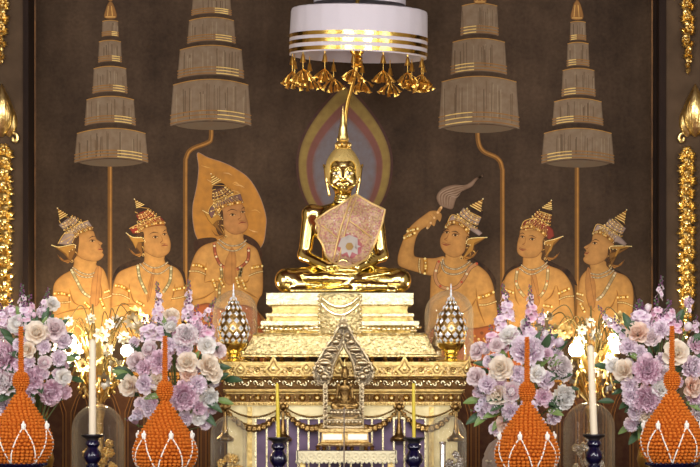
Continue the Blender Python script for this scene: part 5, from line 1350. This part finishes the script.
# ------------------------------------------------------------------ flowers
def petal(b, th0, th1, az, L, W, cup, c0, c1, nu=4, nv=5, r0=.04, ruffle=0, rr=rnd, tipw=.55, z0=0):
    """one petal from the flower axis: th = angle from the axis, colours deepen to the base"""
    rows = []; pos = Vector((r0*math.sin(th0), z0)); base = len(b.v); ph = rr.uniform(0, 6)
    ca, sa = math.cos(az), math.sin(az)
    for v in range(nv+1):
        t = v/nv; th = th0+(th1-th0)*t
        if v: pos = pos+Vector((math.sin(th), math.cos(th)))*(L/nv)
        w = W*(.28+.72*math.sin(min(t*1.25, 1)*PI/2))*(1 if t < .75 else 1-(t-.75)/.25*(1-tipw))
        nx, nz = -math.cos(th), math.sin(th)
        for u in range(nu+1):
            s = u/nu*2-1
            off = cup*s*s*w+ruffle*math.sin(ph+s*5+t*3)*t*t*L
            r = pos[0]+nx*off; z = pos[1]+nz*off; y = s*w
            b.col = tuple(c0[i]+(c1[i]-c0[i])*min(1, t*1.2) for i in range(3))+(1,)
            b.vert((r*ca-y*sa, r*sa+y*ca, z))
    for v in range(nv):
        for u in range(nu):
            i = base+v*(nu+1)+u; b.face((i, i+1, i+nu+2, i+nu+1))
R_ = math.radians
def bloom(layers, c0, c1, seed, ruffle=.0, cup=.35):
    b = MB(); rr = random.Random(seed)
    for n, t0, t1, L, W, r0, z0 in layers:
        o = rr.uniform(0, 6)
        for k in range(n):
            j = rr.uniform(-6, 6); m = rr.uniform(.9, 1.1); g = rr.uniform(.92, 1.0)
            petal(b, R_(t0+j), R_(t1+j), o+2*PI*k/n+rr.uniform(-.15, .15), L*m, W*m, cup, tuple(v*g for v in c0[:3]), tuple(v*g for v in c1[:3]), r0=r0, ruffle=ruffle, rr=rr, z0=z0)
    return b
PINK = (srgb(216, 150, 182), srgb(250, 224, 236)); LPINK = (srgb(240, 190, 206), srgb(254, 246, 246)); CREAM = (srgb(236, 202, 166), srgb(254, 244, 228)); WHITE = (srgb(244, 234, 218), srgb(255, 253, 250)); LILAC = (srgb(212, 176, 204), srgb(252, 238, 246)); MAUVE_ = (srgb(212, 180, 182), srgb(248, 234, 234)); PEACH = (srgb(232, 178, 146), srgb(252, 228, 210)); GREYL = (srgb(190, 176, 194), srgb(236, 226, 236))
def peony_mesh(c, s): return bloom([(10, 90, 60, 1.0, .36, .1, -.05), (12, 74, 36, .97, .32, .1, 0), (13, 58, 20, .9, .28, .08, .02), (13, 42, 6, .8, .25, .07, .05), (12, 28, -8, .66, .22, .05, .08), (9, 14, -16, .5, .18, .03, .1)], *c, s, .13, .35)
def rose_mesh(c, s): return bloom([(6, 80, 86, .98, .5, .08, -.04), (6, 60, 64, .95, .48, .1, 0), (5, 40, 34, .9, .46, .1, .04), (5, 24, 6, .82, .4, .1, .08), (4, 14, -14, .74, .32, .07, .12), (4, 6, -30, .64, .24, .04, .16), (3, 0, -50, .5, .16, .02, .2)], *c, s, .02, .55)
def ranun_mesh(c, s): return bloom([(9, 96, 40, .98, .42, .05, -.12), (9, 84, 16, .92, .40, .06, -.08), (8, 66, -8, .84, .36, .06, -.02), (8, 46, -30, .72, .3, .05, .04), (7, 26, -44, .56, .22, .03, .12)], *c, s, .0, .5)
def carn_mesh(c, s): return bloom([(10, 92, 74, 1, .3, .05, -.03), (10, 66, 50, .95, .3, .05, 0), (9, 44, 26, .85, .27, .04, .04), (8, 22, 4, .7, .24, .03, .06), (5, 8, -12, .5, .2, .02, .1)], *c, s, .16, .2)
def bud_mesh(c, s): return bloom([(4, 62, 4, 1.25, .5, .06, -.1), (4, 48, -8, 1.25, .46, .05, 0), (4, 26, -14, 1.2, .34, .03, .05)], *c, s, .0, .7)
P = {}
def meshof(key, fn, c, s, mats=None):
    if key not in P: P[key] = fn(c, s).mesh(key, M['petal'], True, auto=180)
    return P[key]
KIND = {  # kind: (part name, builder, colours, seeds)
 'peony': ('peony', peony_mesh, PINK), 'lpeony': ('peony', peony_mesh, LPINK), 'wpeony': ('peony', peony_mesh, WHITE), 'lilacpeony': ('peony', peony_mesh, LILAC),
 'rose': ('rose', rose_mesh, CREAM), 'mrose': ('rose', rose_mesh, MAUVE_), 'prose': ('rose', rose_mesh, PEACH), 'wrose': ('rose', rose_mesh, WHITE),
 'ran': ('ranunculus', ranun_mesh, LPINK), 'wran': ('ranunculus', ranun_mesh, WHITE), 'carn': ('carnation', carn_mesh, LILAC), 'pcarn': ('carnation', carn_mesh, PINK),
 'bud': ('flower_bud', bud_mesh, LPINK), 'lbud': ('flower_bud', bud_mesh, LILAC), 'pbud': ('flower_bud', bud_mesh, PINK)}
cap = MB(); cap.ball((0, 0, .3), (.2, .2, .16), 10, 6); CAPG = cap.mesh('heart_green', M['heart_green']); 
cap = MB()
for k in range(16): a = k*2.4; r = .2*math.sqrt(k/16); cap.ball((r*math.cos(a), r*math.sin(a), .34), (.05, .05, .07), 5, 4)
CAPY = cap.mesh('heart_yellow', M['heart_yellow'])
cap = MB(); cap.lathe([(.02, -.55), (.05, -.3), (.16, -.14), (.22, -.02), (.1, .02)], (0, 0, 0), 10); CALYX = cap.mesh('calyx', M['leaf_light'])
def leaf_mesh(seed):
    b = MB(); rr = random.Random(seed); base = 0; n = 8; bend = rr.uniform(.2, .6)
    for v in range(n+1):
        t = v/n; w = .34*math.sin(PI*min(t*.92+.06, 1))**.8
        for u in range(5):
            s = u/4*2-1; b.vert((s*w, t*1.6, -bend*t*t+abs(s)*w*.45))
    for v in range(n):
        for u in range(4): i = v*5+u; b.face((i, i+1, i+6, i+5))
    return b
LEAF = [leaf_mesh(i).mesh('leaf', M['leaf'] if i else M['leaf_light'], True, auto=180) for i in range(3)]
def stalk_mesh(seed, c, tall, nfl, nbud):
    """upright stem: open florets low, buds near the tip"""
    b = MB(); f = MB(); d = MB(); rr = random.Random(seed)
    pts = [Vector((.05*math.sin(t*3+seed), .05*math.cos(t*2), t*tall)) for t in [k/8 for k in range(9)]]
    b.tube(pts, [.035-.0025*k for k in range(9)], 6)
    for k in range(nfl):
        t = .25+.45*k/nfl; a = k*2.4+rr.uniform(-.3, .3); p = Vector((0, 0, t*tall)); r = .26*(1.1-t*.4)
        g = MB()
        for j in range(5): petal(g, R_(70), R_(95), 2*PI*j/5+rr.uniform(-.1, .1), .34*(1.15-t*.5), .17, .15, c[0][:3], c[1][:3], nu=2, nv=3, r0=.02, ruffle=.12, rr=rr)
        dr = Vector((math.cos(a), math.sin(a), .5)).normalized(); m = Matrix.Translation(p+Vector((math.cos(a)*r, math.sin(a)*r, .06))) @ dr.to_track_quat('Z', 'Y').to_matrix().to_4x4(); f.add(g, m)
    for k in range(nbud):
        t = .66+.34*k/nbud; a = k*2.6; r2 = .30*(1.12-t)+.05; z = t*tall; e_ = (r2*math.cos(a), r2*math.sin(a), z+.06)
        d.cur = 0 if k % 3 else 1
        d.ball(e_, (.085*(1.5-t*.7), .085*(1.5-t*.7), .10*(1.5-t*.7)), 7, 5)
        b.tube([(0, 0, z-.04), e_], .014, 4)
    return b.mesh('stalk', M['stalk_green']), f.mesh('floret', M['petal'], True, auto=180), d.mesh('stalk_bud', [M['bud'], M['stalk_green']])
STALK = [stalk_mesh(1, LILAC, 3.2, 12, 9), stalk_mesh(2, PINK, 3.0, 11, 8), stalk_mesh(3, LILAC, 3.4, 6, 14), stalk_mesh(4, GREYL, 2.6, 14, 4)]
VASEP = [(.07, 0), (.085, .01), (.05, .04), (.045, .07), (.085, .14), (.105, .22), (.09, .29), (.06, .33), (.075, .36), (.068, .362), (.05, .33)]
def bouquet(cx_, label, flowers, stalks, seed, FYc=-1.02):
    rr = random.Random(seed); q = S(FYc); c = Vector((X(cx_, FYc), FYc, TZ))
    t = thing('flower_arrangement', c, label, 'bouquet', 'bouquets flanking the altar')
    b = MB(); b.lathe(VASEP, c, 28); b.build('vase', M['vase'], t)
    fy = [f[2] for f in flowers]; mid = Vector((cx_, (min(fy)+max(fy))/2+8)); hw = max(abs(f[1]-cx_) for f in flowers)+6; hh = (max(fy)-min(fy))/2+8
    def dome_y(px, py): 
        e = ((px-mid[0])/hw)**2+((py-mid[1])/hh)**2; return FYc+.06-.20*math.sqrt(max(0, 1-e*.85))
    hub = Vector((0, .05, .36)); sm = MB()
    for kind, px, py, r in flowers:
        nm, fn, col = KIND[kind]; s = rr.randrange(2); key = f'{kind}_{s}'; me = meshof(key, fn, col, s*7+3)
        y = dome_y(px, py)+rr.uniform(-.02, .02); w = at(px, py, y)-c
        d = Vector(((px-mid[0])/hw*.8+rr.uniform(-.2, .2), -1, -(py-mid[1])/hh*.55+.1+rr.uniform(-.15, .15)))
        if kind.endswith('bud'): d = Vector(((px-mid[0])/hw*.6, -.35, .9))
        qt = d.to_track_quat('Z', 'Y') @ Euler((0, 0, rr.uniform(0, 6))).to_quaternion()
        sc_ = r*S(y)*(1.12 if not kind.endswith('bud') else .95)
        f = place(me, nm, t, w, None, sc_); f.rotation_mode = 'XYZ'; f.rotation_euler = qt.to_euler()
        if nm in ('ranunculus', 'peony'): place(CAPG if nm == 'ranunculus' else CAPY, 'flower_heart', f, (0, 0, 0))
        place(CALYX, 'calyx', f, (0, 0, -.05))
        sm.tube([c+hub, c+hub.lerp(w, .5)+Vector((0, .03, 0)), c+w+Vector((0, .02, -.01))], .0035, 5)
    stalks = list(stalks)
    for k in range(7):
        u = rr.uniform(-.75, .75); x0_ = mid[0]+hw*u*.7; top = min(fy); stalks.append((rr.choice((0, 1, 0, 2)), x0_, top+rr.uniform(26, 40), x0_+u*9, top+rr.uniform(-14, 6)+abs(u)*14, rr.uniform(1.2, 1.6)))
    for kind, px0, py0, px1, py1, s in stalks:
        a = at(px0, py0, FYc-.02); e = at(px1, py1, FYc-.06); d = (e-a); L = d.length
        tall = [3.2, 3.0, 3.4, 2.6][kind]; k = L/tall; st, fl, bd = STALK[kind]
        o = place(st, 'flower_stalk', t, a-c, d.to_track_quat('Z', 'Y').to_euler(), k*1.0)
        fo = place(fl, 'floret', o, (0, 0, 0)); fo.scale = (s*1.25, s*1.25, 1); bo = place(bd, 'stalk_bud', o, (0, 0, 0)); bo.scale = (1.15, 1.15, 1)
        sm.tube([c+hub, a], .004, 5)
    for k in range(54):
        a = rr.uniform(0, 2*PI); rad = rr.uniform(.3, .94); px = mid[0]+hw*rad*math.cos(a); py = mid[1]+hh*rad*math.sin(a)*.95+6
        y = dome_y(px, py)+.02+rr.uniform(0, .05); w = at(px, py, y)-c
        d = Vector((math.cos(a), rr.uniform(-.9, -.1), -math.sin(a)*.8+rr.uniform(-.2, .5))).normalized()
        up = Vector((rr.uniform(-.3, .3), -1, .5)); xa = d.cross(up).normalized(); za = xa.cross(d)
        m = Matrix((xa, d, za)).transposed(); o = place(LEAF[rr.choice((0, 1, 1, 2, 2))], 'leaf', t, w, m.to_euler(), rr.uniform(8, 13)*q)
    for k in range(22):                                  # little lilac filler sprays between the blooms
        a = rr.uniform(0, 2*PI); rad = math.sqrt(rr.random())*.95; px = mid[0]+hw*rad*math.cos(a); py = mid[1]+hh*rad*math.sin(a)
        y = dome_y(px, py)+.02; w = at(px, py, y)-c; kk = rr.choice(('carn', 'carn', 'pcarn')); me = meshof(kk+'_0', carn_mesh, KIND[kk][2], 3)
        o = place(me, 'filler_blossom', t, w, (Vector((rr.uniform(-.6, .6), -1, rr.uniform(-.4, .6))).to_track_quat('Z', 'Y')).to_euler(), rr.uniform(5, 7.5)*q)
    sm.build('flower_stem', M['stem'], t)
    return t
bouquet(36, 'lush pink and cream bouquet behind the marigold cone at the far left edge', [('wran', 18, 325, 10), ('rose', 37.5, 334, 11), ('wrose', 52, 305, 7), ('mrose', 54, 330, 11), ('peony', 7, 356, 14), ('ran', 44, 363, 7.5), ('rose', 28, 350, 8), ('carn', 62, 341, 8), ('carn', 20, 345, 7), ('peony', 50, 391, 12), ('peony', 32, 380, 11), ('lpeony', 8, 381, 12), ('wrose', 62, 377, 8), ('carn', 58, 358, 8), ('pcarn', 22, 366, 8), ('mrose', 3, 332, 9), ('carn', 44, 347, 7), ('lilacpeony', 3, 404, 11), ('pcarn', 64, 392, 7), ('lbud', 44, 313, 5), ('carn', 30, 362, 6), ('pbud', 34, 318, 5), ('pcarn', 10, 313, 7)],
    [(0, 14, 330, 10, 298, 1), (1, 28, 330, 30, 294, 1), (2, 22, 322, 22, 284, .8), (2, 40, 320, 49, 288, .8), (0, 42, 322, 40, 302, 1.1), (0, 4, 332, 0, 303, 1.1)], 1)
bouquet(177, 'lush pink and cream bouquet behind the second marigold cone, near a jewelled bud', [('lpeony', 186, 337, 11), ('wran', 171, 328, 7), ('ran', 150, 350, 9), ('rose', 187, 363, 10), ('rose', 207, 366, 10), ('wrose', 206, 346, 8.5), ('mrose', 218, 351, 7), ('rose', 171, 317, 8), ('peony', 161, 362, 11), ('carn', 184, 350, 8), ('peony', 183, 396, 14), ('rose', 131, 386, 10), ('rose', 157, 380, 9), ('prose', 188, 374, 8), ('rose', 213, 374, 8), ('wpeony', 208, 397, 9), ('carn', 146, 384, 9), ('carn', 150, 408, 7), ('carn', 197, 384, 9), ('pbud', 137, 424, 8), ('carn', 186, 418, 7), ('mrose', 137, 362, 9), ('pcarn', 145, 368, 8), ('carn', 169, 345, 7), ('carn', 196, 328, 7), ('mrose', 152, 333, 8), ('pcarn', 199, 408, 7), ('carn', 135, 343, 6), ('carn', 205, 424, 6), ('wrose', 198, 417, 7)],
    [(0, 158, 330, 157, 296, 1), (0, 188, 330, 188, 294, 1.1), (1, 196, 336, 197, 304, 1), (2, 160, 318, 157, 282, .8), (2, 188, 312, 189, 280, .8), (2, 200, 326, 216, 298, .8), (3, 206, 388, 222, 382, .8), (3, 200, 400, 219, 408, .8), (3, 145, 415, 124, 420, .8)], 2)
bouquet(521, 'lush lilac and cream bouquet behind the third marigold cone, near a jewelled bud', [('mrose', 479, 352, 8.5), ('rose', 501, 369, 11), ('wrose', 509, 337, 10), ('lilacpeony', 527, 352, 15), ('wran', 526, 324, 6), ('lbud', 557, 347, 9), ('bud', 544, 338, 7), ('lpeony', 559, 368, 12), ('wrose', 536, 374, 8.5), ('mrose', 477, 377, 9), ('wrose', 500, 370, 8), ('rose', 498, 394, 10.5), ('ran', 512, 392, 11), ('carn', 488, 385, 9), ('wpeony', 561, 397, 12), ('pcarn', 543, 397, 9), ('carn', 553, 416, 8), ('carn', 512, 411, 9), ('prose', 507, 424, 9), ('carn', 545, 380, 9), ('carn', 490, 362, 7), ('mrose', 497, 346, 7), ('carn', 518, 374, 8), ('pcarn', 546, 355, 7), ('carn', 530, 408, 7), ('carn', 494, 408, 6)],
    [(0, 508, 328, 507, 292, 1.1), (0, 502, 340, 499, 305, 1.1), (1, 532, 330, 531, 296, 1.1), (2, 506, 318, 503, 284, .8), (2, 530, 316, 530, 285, .8), (0, 540, 330, 543, 308, 1), (3, 492, 400, 470, 412, .9), (3, 494, 396, 474, 404, .9)], 3)
bouquet(655, 'lush pink and cream bouquet behind the marigold cone at the far right edge', [('pbud', 686, 307, 9), ('bud', 686, 331, 8), ('prose', 638, 334, 10), ('carn', 629, 347, 9), ('rose', 675, 353, 12), ('peony', 647, 371, 14), ('rose', 625, 371, 10), ('wrose', 614, 366, 7), ('lilacpeony', 690, 368, 11), ('lpeony', 664, 375, 8), ('peony', 647, 399, 14), ('carn', 632, 396, 9), ('rose', 645, 414, 8.5), ('carn', 636, 412, 8), ('prose', 691, 386, 10), ('pcarn', 693, 397, 8), ('wrose', 661, 389, 9), ('bud', 648, 312, 7), ('mrose', 652, 338, 8), ('carn', 661, 330, 8), ('carn', 640, 352, 7), ('carn', 630, 385, 8), ('pcarn', 695, 345, 8), ('lpeony', 697, 410, 9), ('carn', 632, 424, 7), ('carn', 655, 424, 7)],
    [(1, 658, 334, 656, 298, 1.1), (1, 668, 334, 670, 300, 1.1), (0, 648, 334, 642, 302, 1.0), (2, 658, 306, 662, 276, .8), (0, 630, 350, 614, 316, .9), (2, 620, 334, 598, 306, .8), (2, 688, 320, 690, 296, .7), (0, 694, 338, 697, 315, 1)], 4)

# ------------------------------------------------------------------ flower lamps: wire trees with metal blossoms and glowing globes
def daisy():
    b = MB(); rr = random.Random(4)
    for j in range(8):
        a = 2*PI*j/8; petal(b, R_(62), R_(88), a, 1, .30, .2, (1, 1, 1), (1, 1, 1), nu=2, nv=3, r0=.15, rr=rr, tipw=.35)
    b.c = [(1, 1, 1, 1)]*len(b.c); return b
DAISY = daisy().mesh('metal_flower', M['lamp_silver'], True, auto=180); DAISYG = daisy().mesh('metal_flower', M['lamp_gold'], True, auto=180)
hb = MB(); hb.ball((0, 0, .12), (.26, .26, .2), 10, 6); HEART = hb.mesh('flower_heart', M['gold_dark'])
hb = MB()
def lamp(px, Y, label, flowers, bulbs, seed):
    rr = random.Random(seed); q = S(Y); c = Vector((X(px, Y), Y, TZ))
    t = thing('flower_lamp', c, label, 'lamp', 'golden flower lamps')
    z = lambda py: Z(py, Y)-TZ
    b = MB(); b.lathe([(.10, 0), (.11, .015), (.06, .035), (.03, .06), (.026, z(420)), (.045, z(408)), (.022, z(404)), (.03, z(396)), (.042, z(390)), (.045, z(386)), (.03, z(382)), (.012, z(380))], c, 24); b.build('lamp_base', M['gold_carved'], t)
    for k in range(17):                                   # scrolled gold leaves round the crown of the base
        a = 2*PI*k/17; b = MB(); pts = [c+Vector(((.03+(.09+.05*(k % 3))*s+.03*math.sin(s*5))*math.cos(a), (.03+.12*s)*math.sin(a), z(398+4*(k % 2))+(.10+.05*(k % 3))*math.sin(s*2.6)-.02*s)) for s in [j/9 for j in range(10)]]
        b.tube(pts, [.003+.008*math.sin(PI*j/9) for j in range(10)], 7); b.ball(pts[-1], .011, 7, 5); b.build('scroll_leaf', M['gold_leaf'], t)
    for k in range(7):
        a = rr.uniform(0, 6); b = MB(); pts = [c+Vector((s*.10*math.cos(a)*1.3, s*.08*math.sin(a)-.03, z(386)+s*.30)) for s in [j/8 for j in range(9)]]
        rows = []
        for j, p in enumerate(pts): w = .022*math.sin(PI*(j+.3)/8.6); rows.append([p+Vector((w*math.sin(a), -w*math.cos(a), 0)), p+Vector((0, -.004, 0)), p-Vector((w*math.sin(a), -w*math.cos(a), 0)), p+Vector((0, .004, 0))])
        b.rings(rows, True, True, True); b.build('metal_leaf', M['gold_leaf'], t)
    for fx, fy, r in flowers:
        y = Y+rr.uniform(-.10, .02); e = at(fx, fy, y); a = c+Vector((rr.uniform(-.03, .03), rr.uniform(-.03, .02), z(384)))
        top = a.lerp(e, .6); top.z = max(a.z, e.z)+rr.uniform(.03, .10)
        b = MB(); b.tube(catmull([a, a.lerp(top, .55)+Vector((0, 0, .05)), top, e], 7), .0032, 6); b.build('wire_stem', M['wire'], t)
        d = Vector((rr.uniform(-.5, .5), -1, rr.uniform(-.5, .3)))
        f = place(DAISY if rr.random() < .7 else DAISYG, 'metal_flower', t, e-c, d.to_track_quat('Z', 'Y').to_euler(), r*q*1.3); place(HEART, 'flower_heart', f, (0, 0, 0))
    for k in range(9):                                    # empty looping wires
        s = rr.choice((-1, 1)); x1 = c+Vector((s*rr.uniform(.04, .26), rr.uniform(-.06, .06), rr.uniform(z(352), z(330)))); a = c+Vector((0, 0, z(384))); top = a.lerp(x1, .62); top.z = c.z+z(318)+rr.uniform(-.05, .02)
        b = MB(); b.tube(catmull([a, a.lerp(top, .5)+Vector((0, 0, .07)), top, x1], 7), .0032, 6); b.build('wire_stem', M['wire'], t)
    for bx, by, r in bulbs:
        e = at(bx, by, Y-.12); b = MB(); b.ball(e, r*q, 20, 12); o = b.build('glowing_globe', M['bulb'], t); o['label'] = 'glowing warm white globe'
        b = MB(); b.tube([c+Vector((0, 0, z(384))), c.lerp(e, .5)+Vector((0, 0, .2)), e-Vector((0, 0, r*q*.9))], .006, 7); b.lathe([(.012, -.03), (.022, -.012), (.024, 0), (.01, .004)], e-Vector((0, 0, r*q*.9)), 12); b.build('socket', M['gold_leaf'], t)
lamp(99, .33, 'golden flower lamp with glowing globes between the first two bouquets', [(102, 335, 6), (87, 336, 6), (75, 352, 7), (68.5, 321, 4), (91, 319, 4), (117, 322, 5), (132, 321, 6), (137, 313, 6), (115, 366, 6), (124, 338, 5), (63, 362, 6), (83, 366, 6), (108, 350, 5), (140, 328, 5), (96, 358, 6), (122, 374, 6), (104, 381, 6), (78, 376, 5), (59, 349, 5), (145, 318, 4), (110, 324, 4)], [(69, 341, 7.5), (127, 351, 6)], 21)
lamp(592, .33, 'golden flower lamp with glowing globes between the last two bouquets', [(564, 332, 6), (600, 360, 7), (602, 371, 6), (566, 332, 5), (543, 325, 6), (555, 330, 5), (582, 330, 4), (590, 322, 4), (596, 335, 5), (608, 322, 4), (618, 330, 5), (610, 352, 6), (586, 366, 5), (566, 366, 6), (606, 384, 6), (574, 378, 5), (614, 338, 5), (620, 318, 5), (580, 342, 5), (548, 316, 4)], [(576, 350, 7), (617, 348, 5.5)], 22)

# ------------------------------------------------------------------ gilded plaster garlands on the piers
GYp = PY
def leaflet(b, c, ang, L, W, th=.012):
    d = Vector((math.cos(ang), 0, math.sin(ang))); n = Vector((-d.z, 0, d.x)); rows = []
    for j in range(7):
        t = j/6; w = W*math.sin(PI*(t*.9+.08)); p = Vector(c)+d*L*t+Vector((0, -th*1.6*math.sin(PI*t), 0)); rows.append([p+n*w, p+Vector((0, -th, 0)), p-n*w, p+Vector((0, th*.4, 0))])
    b.rings(rows, True, True, True)
def garland(px, y0, y1, hw, label, seed):
    t = thing('gilded_garland', at(px, y0, GYp), label, 'garland', 'gilded garlands on the piers'); rr = random.Random(seed); q = S(GYp)
    b = MB(); b.tube([at(px, y0+(y1-y0)*k/8, GYp-.012) for k in range(9)], .014, 8); b.build('garland_stem', M['gold_leaf'], t)
    y = y0; k = 0
    while y < y1-3:
        f = 1 if y < y1-40 else .45+.55*(y1-y)/40
        if k % 2 == 0:
            R = hw*.62*f*q; c = at(px+rr.uniform(-.25, .25)*hw, y, GYp-.045); b = MB()
            for j in range(6): a = 2*PI*j/6+rr.uniform(-.2, .2); b.ball(c+Vector((R*.6*math.cos(a), .006, R*.6*math.sin(a))), (R*.42, .02, R*.42), 8, 5)
            b.ball(c+Vector((0, -.016, 0)), R*.32, 8, 5); b.build('garland_flower', M['gold_leaf'], t)
        else:
            for s in (-1, 1):
                b = MB(); c = at(px+s*hw*.2*f, y-2, GYp-.03)
                for a in (-.9, -.3, .4): leaflet(b, c, (a if s > 0 else PI-a), hw*.85*f*q*rr.uniform(.8, 1.1), hw*.22*f*q)
                b.build('garland_leaf', M['gold_leaf'], t)
            b = MB(); leaflet(b, at(px, y-3, GYp-.05), -PI/2+rr.uniform(-.4, .4), hw*.9*f*q, hw*.3*f*q); b.ball(at(px+rr.uniform(-3, 3), y+3, GYp-.055), .02*f, 8, 5); b.build('garland_leaf', M['gold_leaf'], t)
        y += 6.2; k += 1
    b = MB(); leaflet(b, at(px, y1-6, GYp-.03), -PI/2, 9*q, 2.2*q); b.build('garland_tip', M['gold_leaf'], t)
def flame(px, y0, y1, hw, label):
    t = thing('flame_leaf_ornament', at(px, y1, GYp), label, 'ornament', 'gilded flame leaves on the piers'); q = S(GYp)
    for s in (-.55, .55, 0):
        b = MB(); rows = []; n = 14
        for j in range(n+1):
            u = j/n; w = hw*(1.0 if s == 0 else .75)*q*math.sin(PI*(u**.8*.96+.03))*(1-.15*u); p = at(px+s*hw*(1-.5*u), y1+(y0-y1)*u*(1 if s == 0 else .8), GYp); th = .05*math.sin(PI*(u*.9+.08))+.006
            rows.append([p+Vector((w*math.cos(a), -(th*(1.1 if s == 0 else .7))*max(0, math.sin(a))-(.012 if s == 0 else 0), 0)) for a in [PI*i/8 for i in range(9)]]+[p+Vector((0, .002, 0))])
        b.rings(rows, True, True, True); b.build('flame_leaf', M['gold_leaf'], t)
    b = MB()
    for k in range(5): b.tube([at(px+(k-2)*hw*.3*math.sin(PI*u), y1-4+(y0+12-y1)*u, GYp-.062*math.sin(PI*(u*.9+.08))-.012) for u in [j/8 for j in range(9)]], .004, 5)
    b.build('leaf_vein', M['gold_leaf'], t)
    for s in (-1, 1):
        b = MB(); b.tube([at(px+s*(hw*.9-5*u*math.cos(5*u)), y1+2+6*u*math.sin(5*u), GYp-.03) for u in [j/10 for j in range(11)]], [.016-.0008*j for j in range(11)], 7); b.build('scroll', M['gold_leaf'], t)
garland(1, -10, 62, 9.5, 'upper gilded garland at the left picture edge', 31); garland(688, -10, 72, 8.5, 'upper gilded garland at the right picture edge', 32)
flame(2, 84, 137, 13.5, 'gilded flame-shaped leaf on the pier left of the mural'); flame(695, 84, 137, 14, 'gilded flame-shaped leaf on the pier right of the mural')
garland(3.5, 150, 342, 11, 'long lower gilded garland on the pier left of the mural', 33); garland(687, 152, 338, 10.5, 'long lower gilded garland on the pier right of the mural', 34)
# ------------------------------------------------------------------ spotlights and added fill lights, world, camera
def area(name, loc, target, size, power, col=(1, 1, 1), size_y=None):
    l = bpy.data.lights.new(name, 'AREA'); l.energy = power; l.color = col; l.size = size
    if size_y: l.shape = 'RECTANGLE'; l.size_y = size_y
    o = bpy.data.objects.new(name, l); COL.objects.link(o); o.location = loc
    o.rotation_euler = (Vector(target)-Vector(loc)).to_track_quat('-Z', 'Y').to_euler(); return o
def spot(name, loc, target, power, angle, blend=.6, col=(1, 1, 1), rad=.08):
    l = bpy.data.lights.new(name, 'SPOT'); l.energy = power; l.color = col; l.spot_size = math.radians(angle); l.spot_blend = blend; l.shadow_soft_size = rad
    o = bpy.data.objects.new(name, l); COL.objects.link(o); o.location = loc
    o.rotation_euler = (Vector(target)-Vector(loc)).to_track_quat('-Z', 'Y').to_euler(); return o
area('hall_fill', (0, -7.5, 5.6), (0, 0, 1.9), 3.2, 170, (1, .965, .93), 1.2)
for sx in (-1, 1):
    area('hall_fill', (sx*2.9, -10, 4.6), (0, 0, 1.8), 1.6, 190, (1, .97, .94), 1.0)  # added pair, giving the flowers more light from the front
    area('side_fill', (sx*4.8, -4.5, 2.6), (0, 0, 1.9), 2.2, 120, (.95, .97, 1), 3.4)  # added side lights to brighten the gold's reflections; these walls have no windows
    area('side_fill', (sx*4.8, -10, 2.6), (0, -4, 1.9), 2.2, 120, (.95, .97, 1), 3.4)
    spot('altar_spotlight', (sx*1.5, -4.2, 4.6), (sx*.1, -.2, 1.75), 70, 13, .7, (1, .95, .86))
area('front_fill', (0, -24.4, 1.9), (0, 0, 1.8), 7, 260, (1, .98, .95), 4.4)  # added behind the camera for upright gold faces to mirror; no door there
w = bpy.data.worlds.new('hall_air'); sc.world = w; w.use_nodes = True
w.node_tree.nodes['Background'].inputs[0].default_value = (.5, .45, .4, 1); w.node_tree.nodes['Background'].inputs[1].default_value = .15
cam = bpy.data.cameras.new('camera'); co = bpy.data.objects.new('camera', cam); COL.objects.link(co); sc.camera = co
co.location = (0, CAMY, CAMZ); co.rotation_euler = (PI/2, 0, 0)
cam.sensor_width = 36; cam.lens = 36*22/4.2; cam.shift_y = (HOR-233.5)/700; cam.clip_end = 100
vs = sc.view_settings; vs.view_transform = 'Standard'; vs.look = 'None'; vs.gamma = 1; vs.exposure = .14; vs.use_curve_mapping = False
sc.display_settings.display_device = 'sRGB'
sc.cycles.use_denoising = True
sc.cycles.sample_clamp_indirect = 6
sc.cycles.max_bounces = 8; sc.cycles.transparent_max_bounces = 24
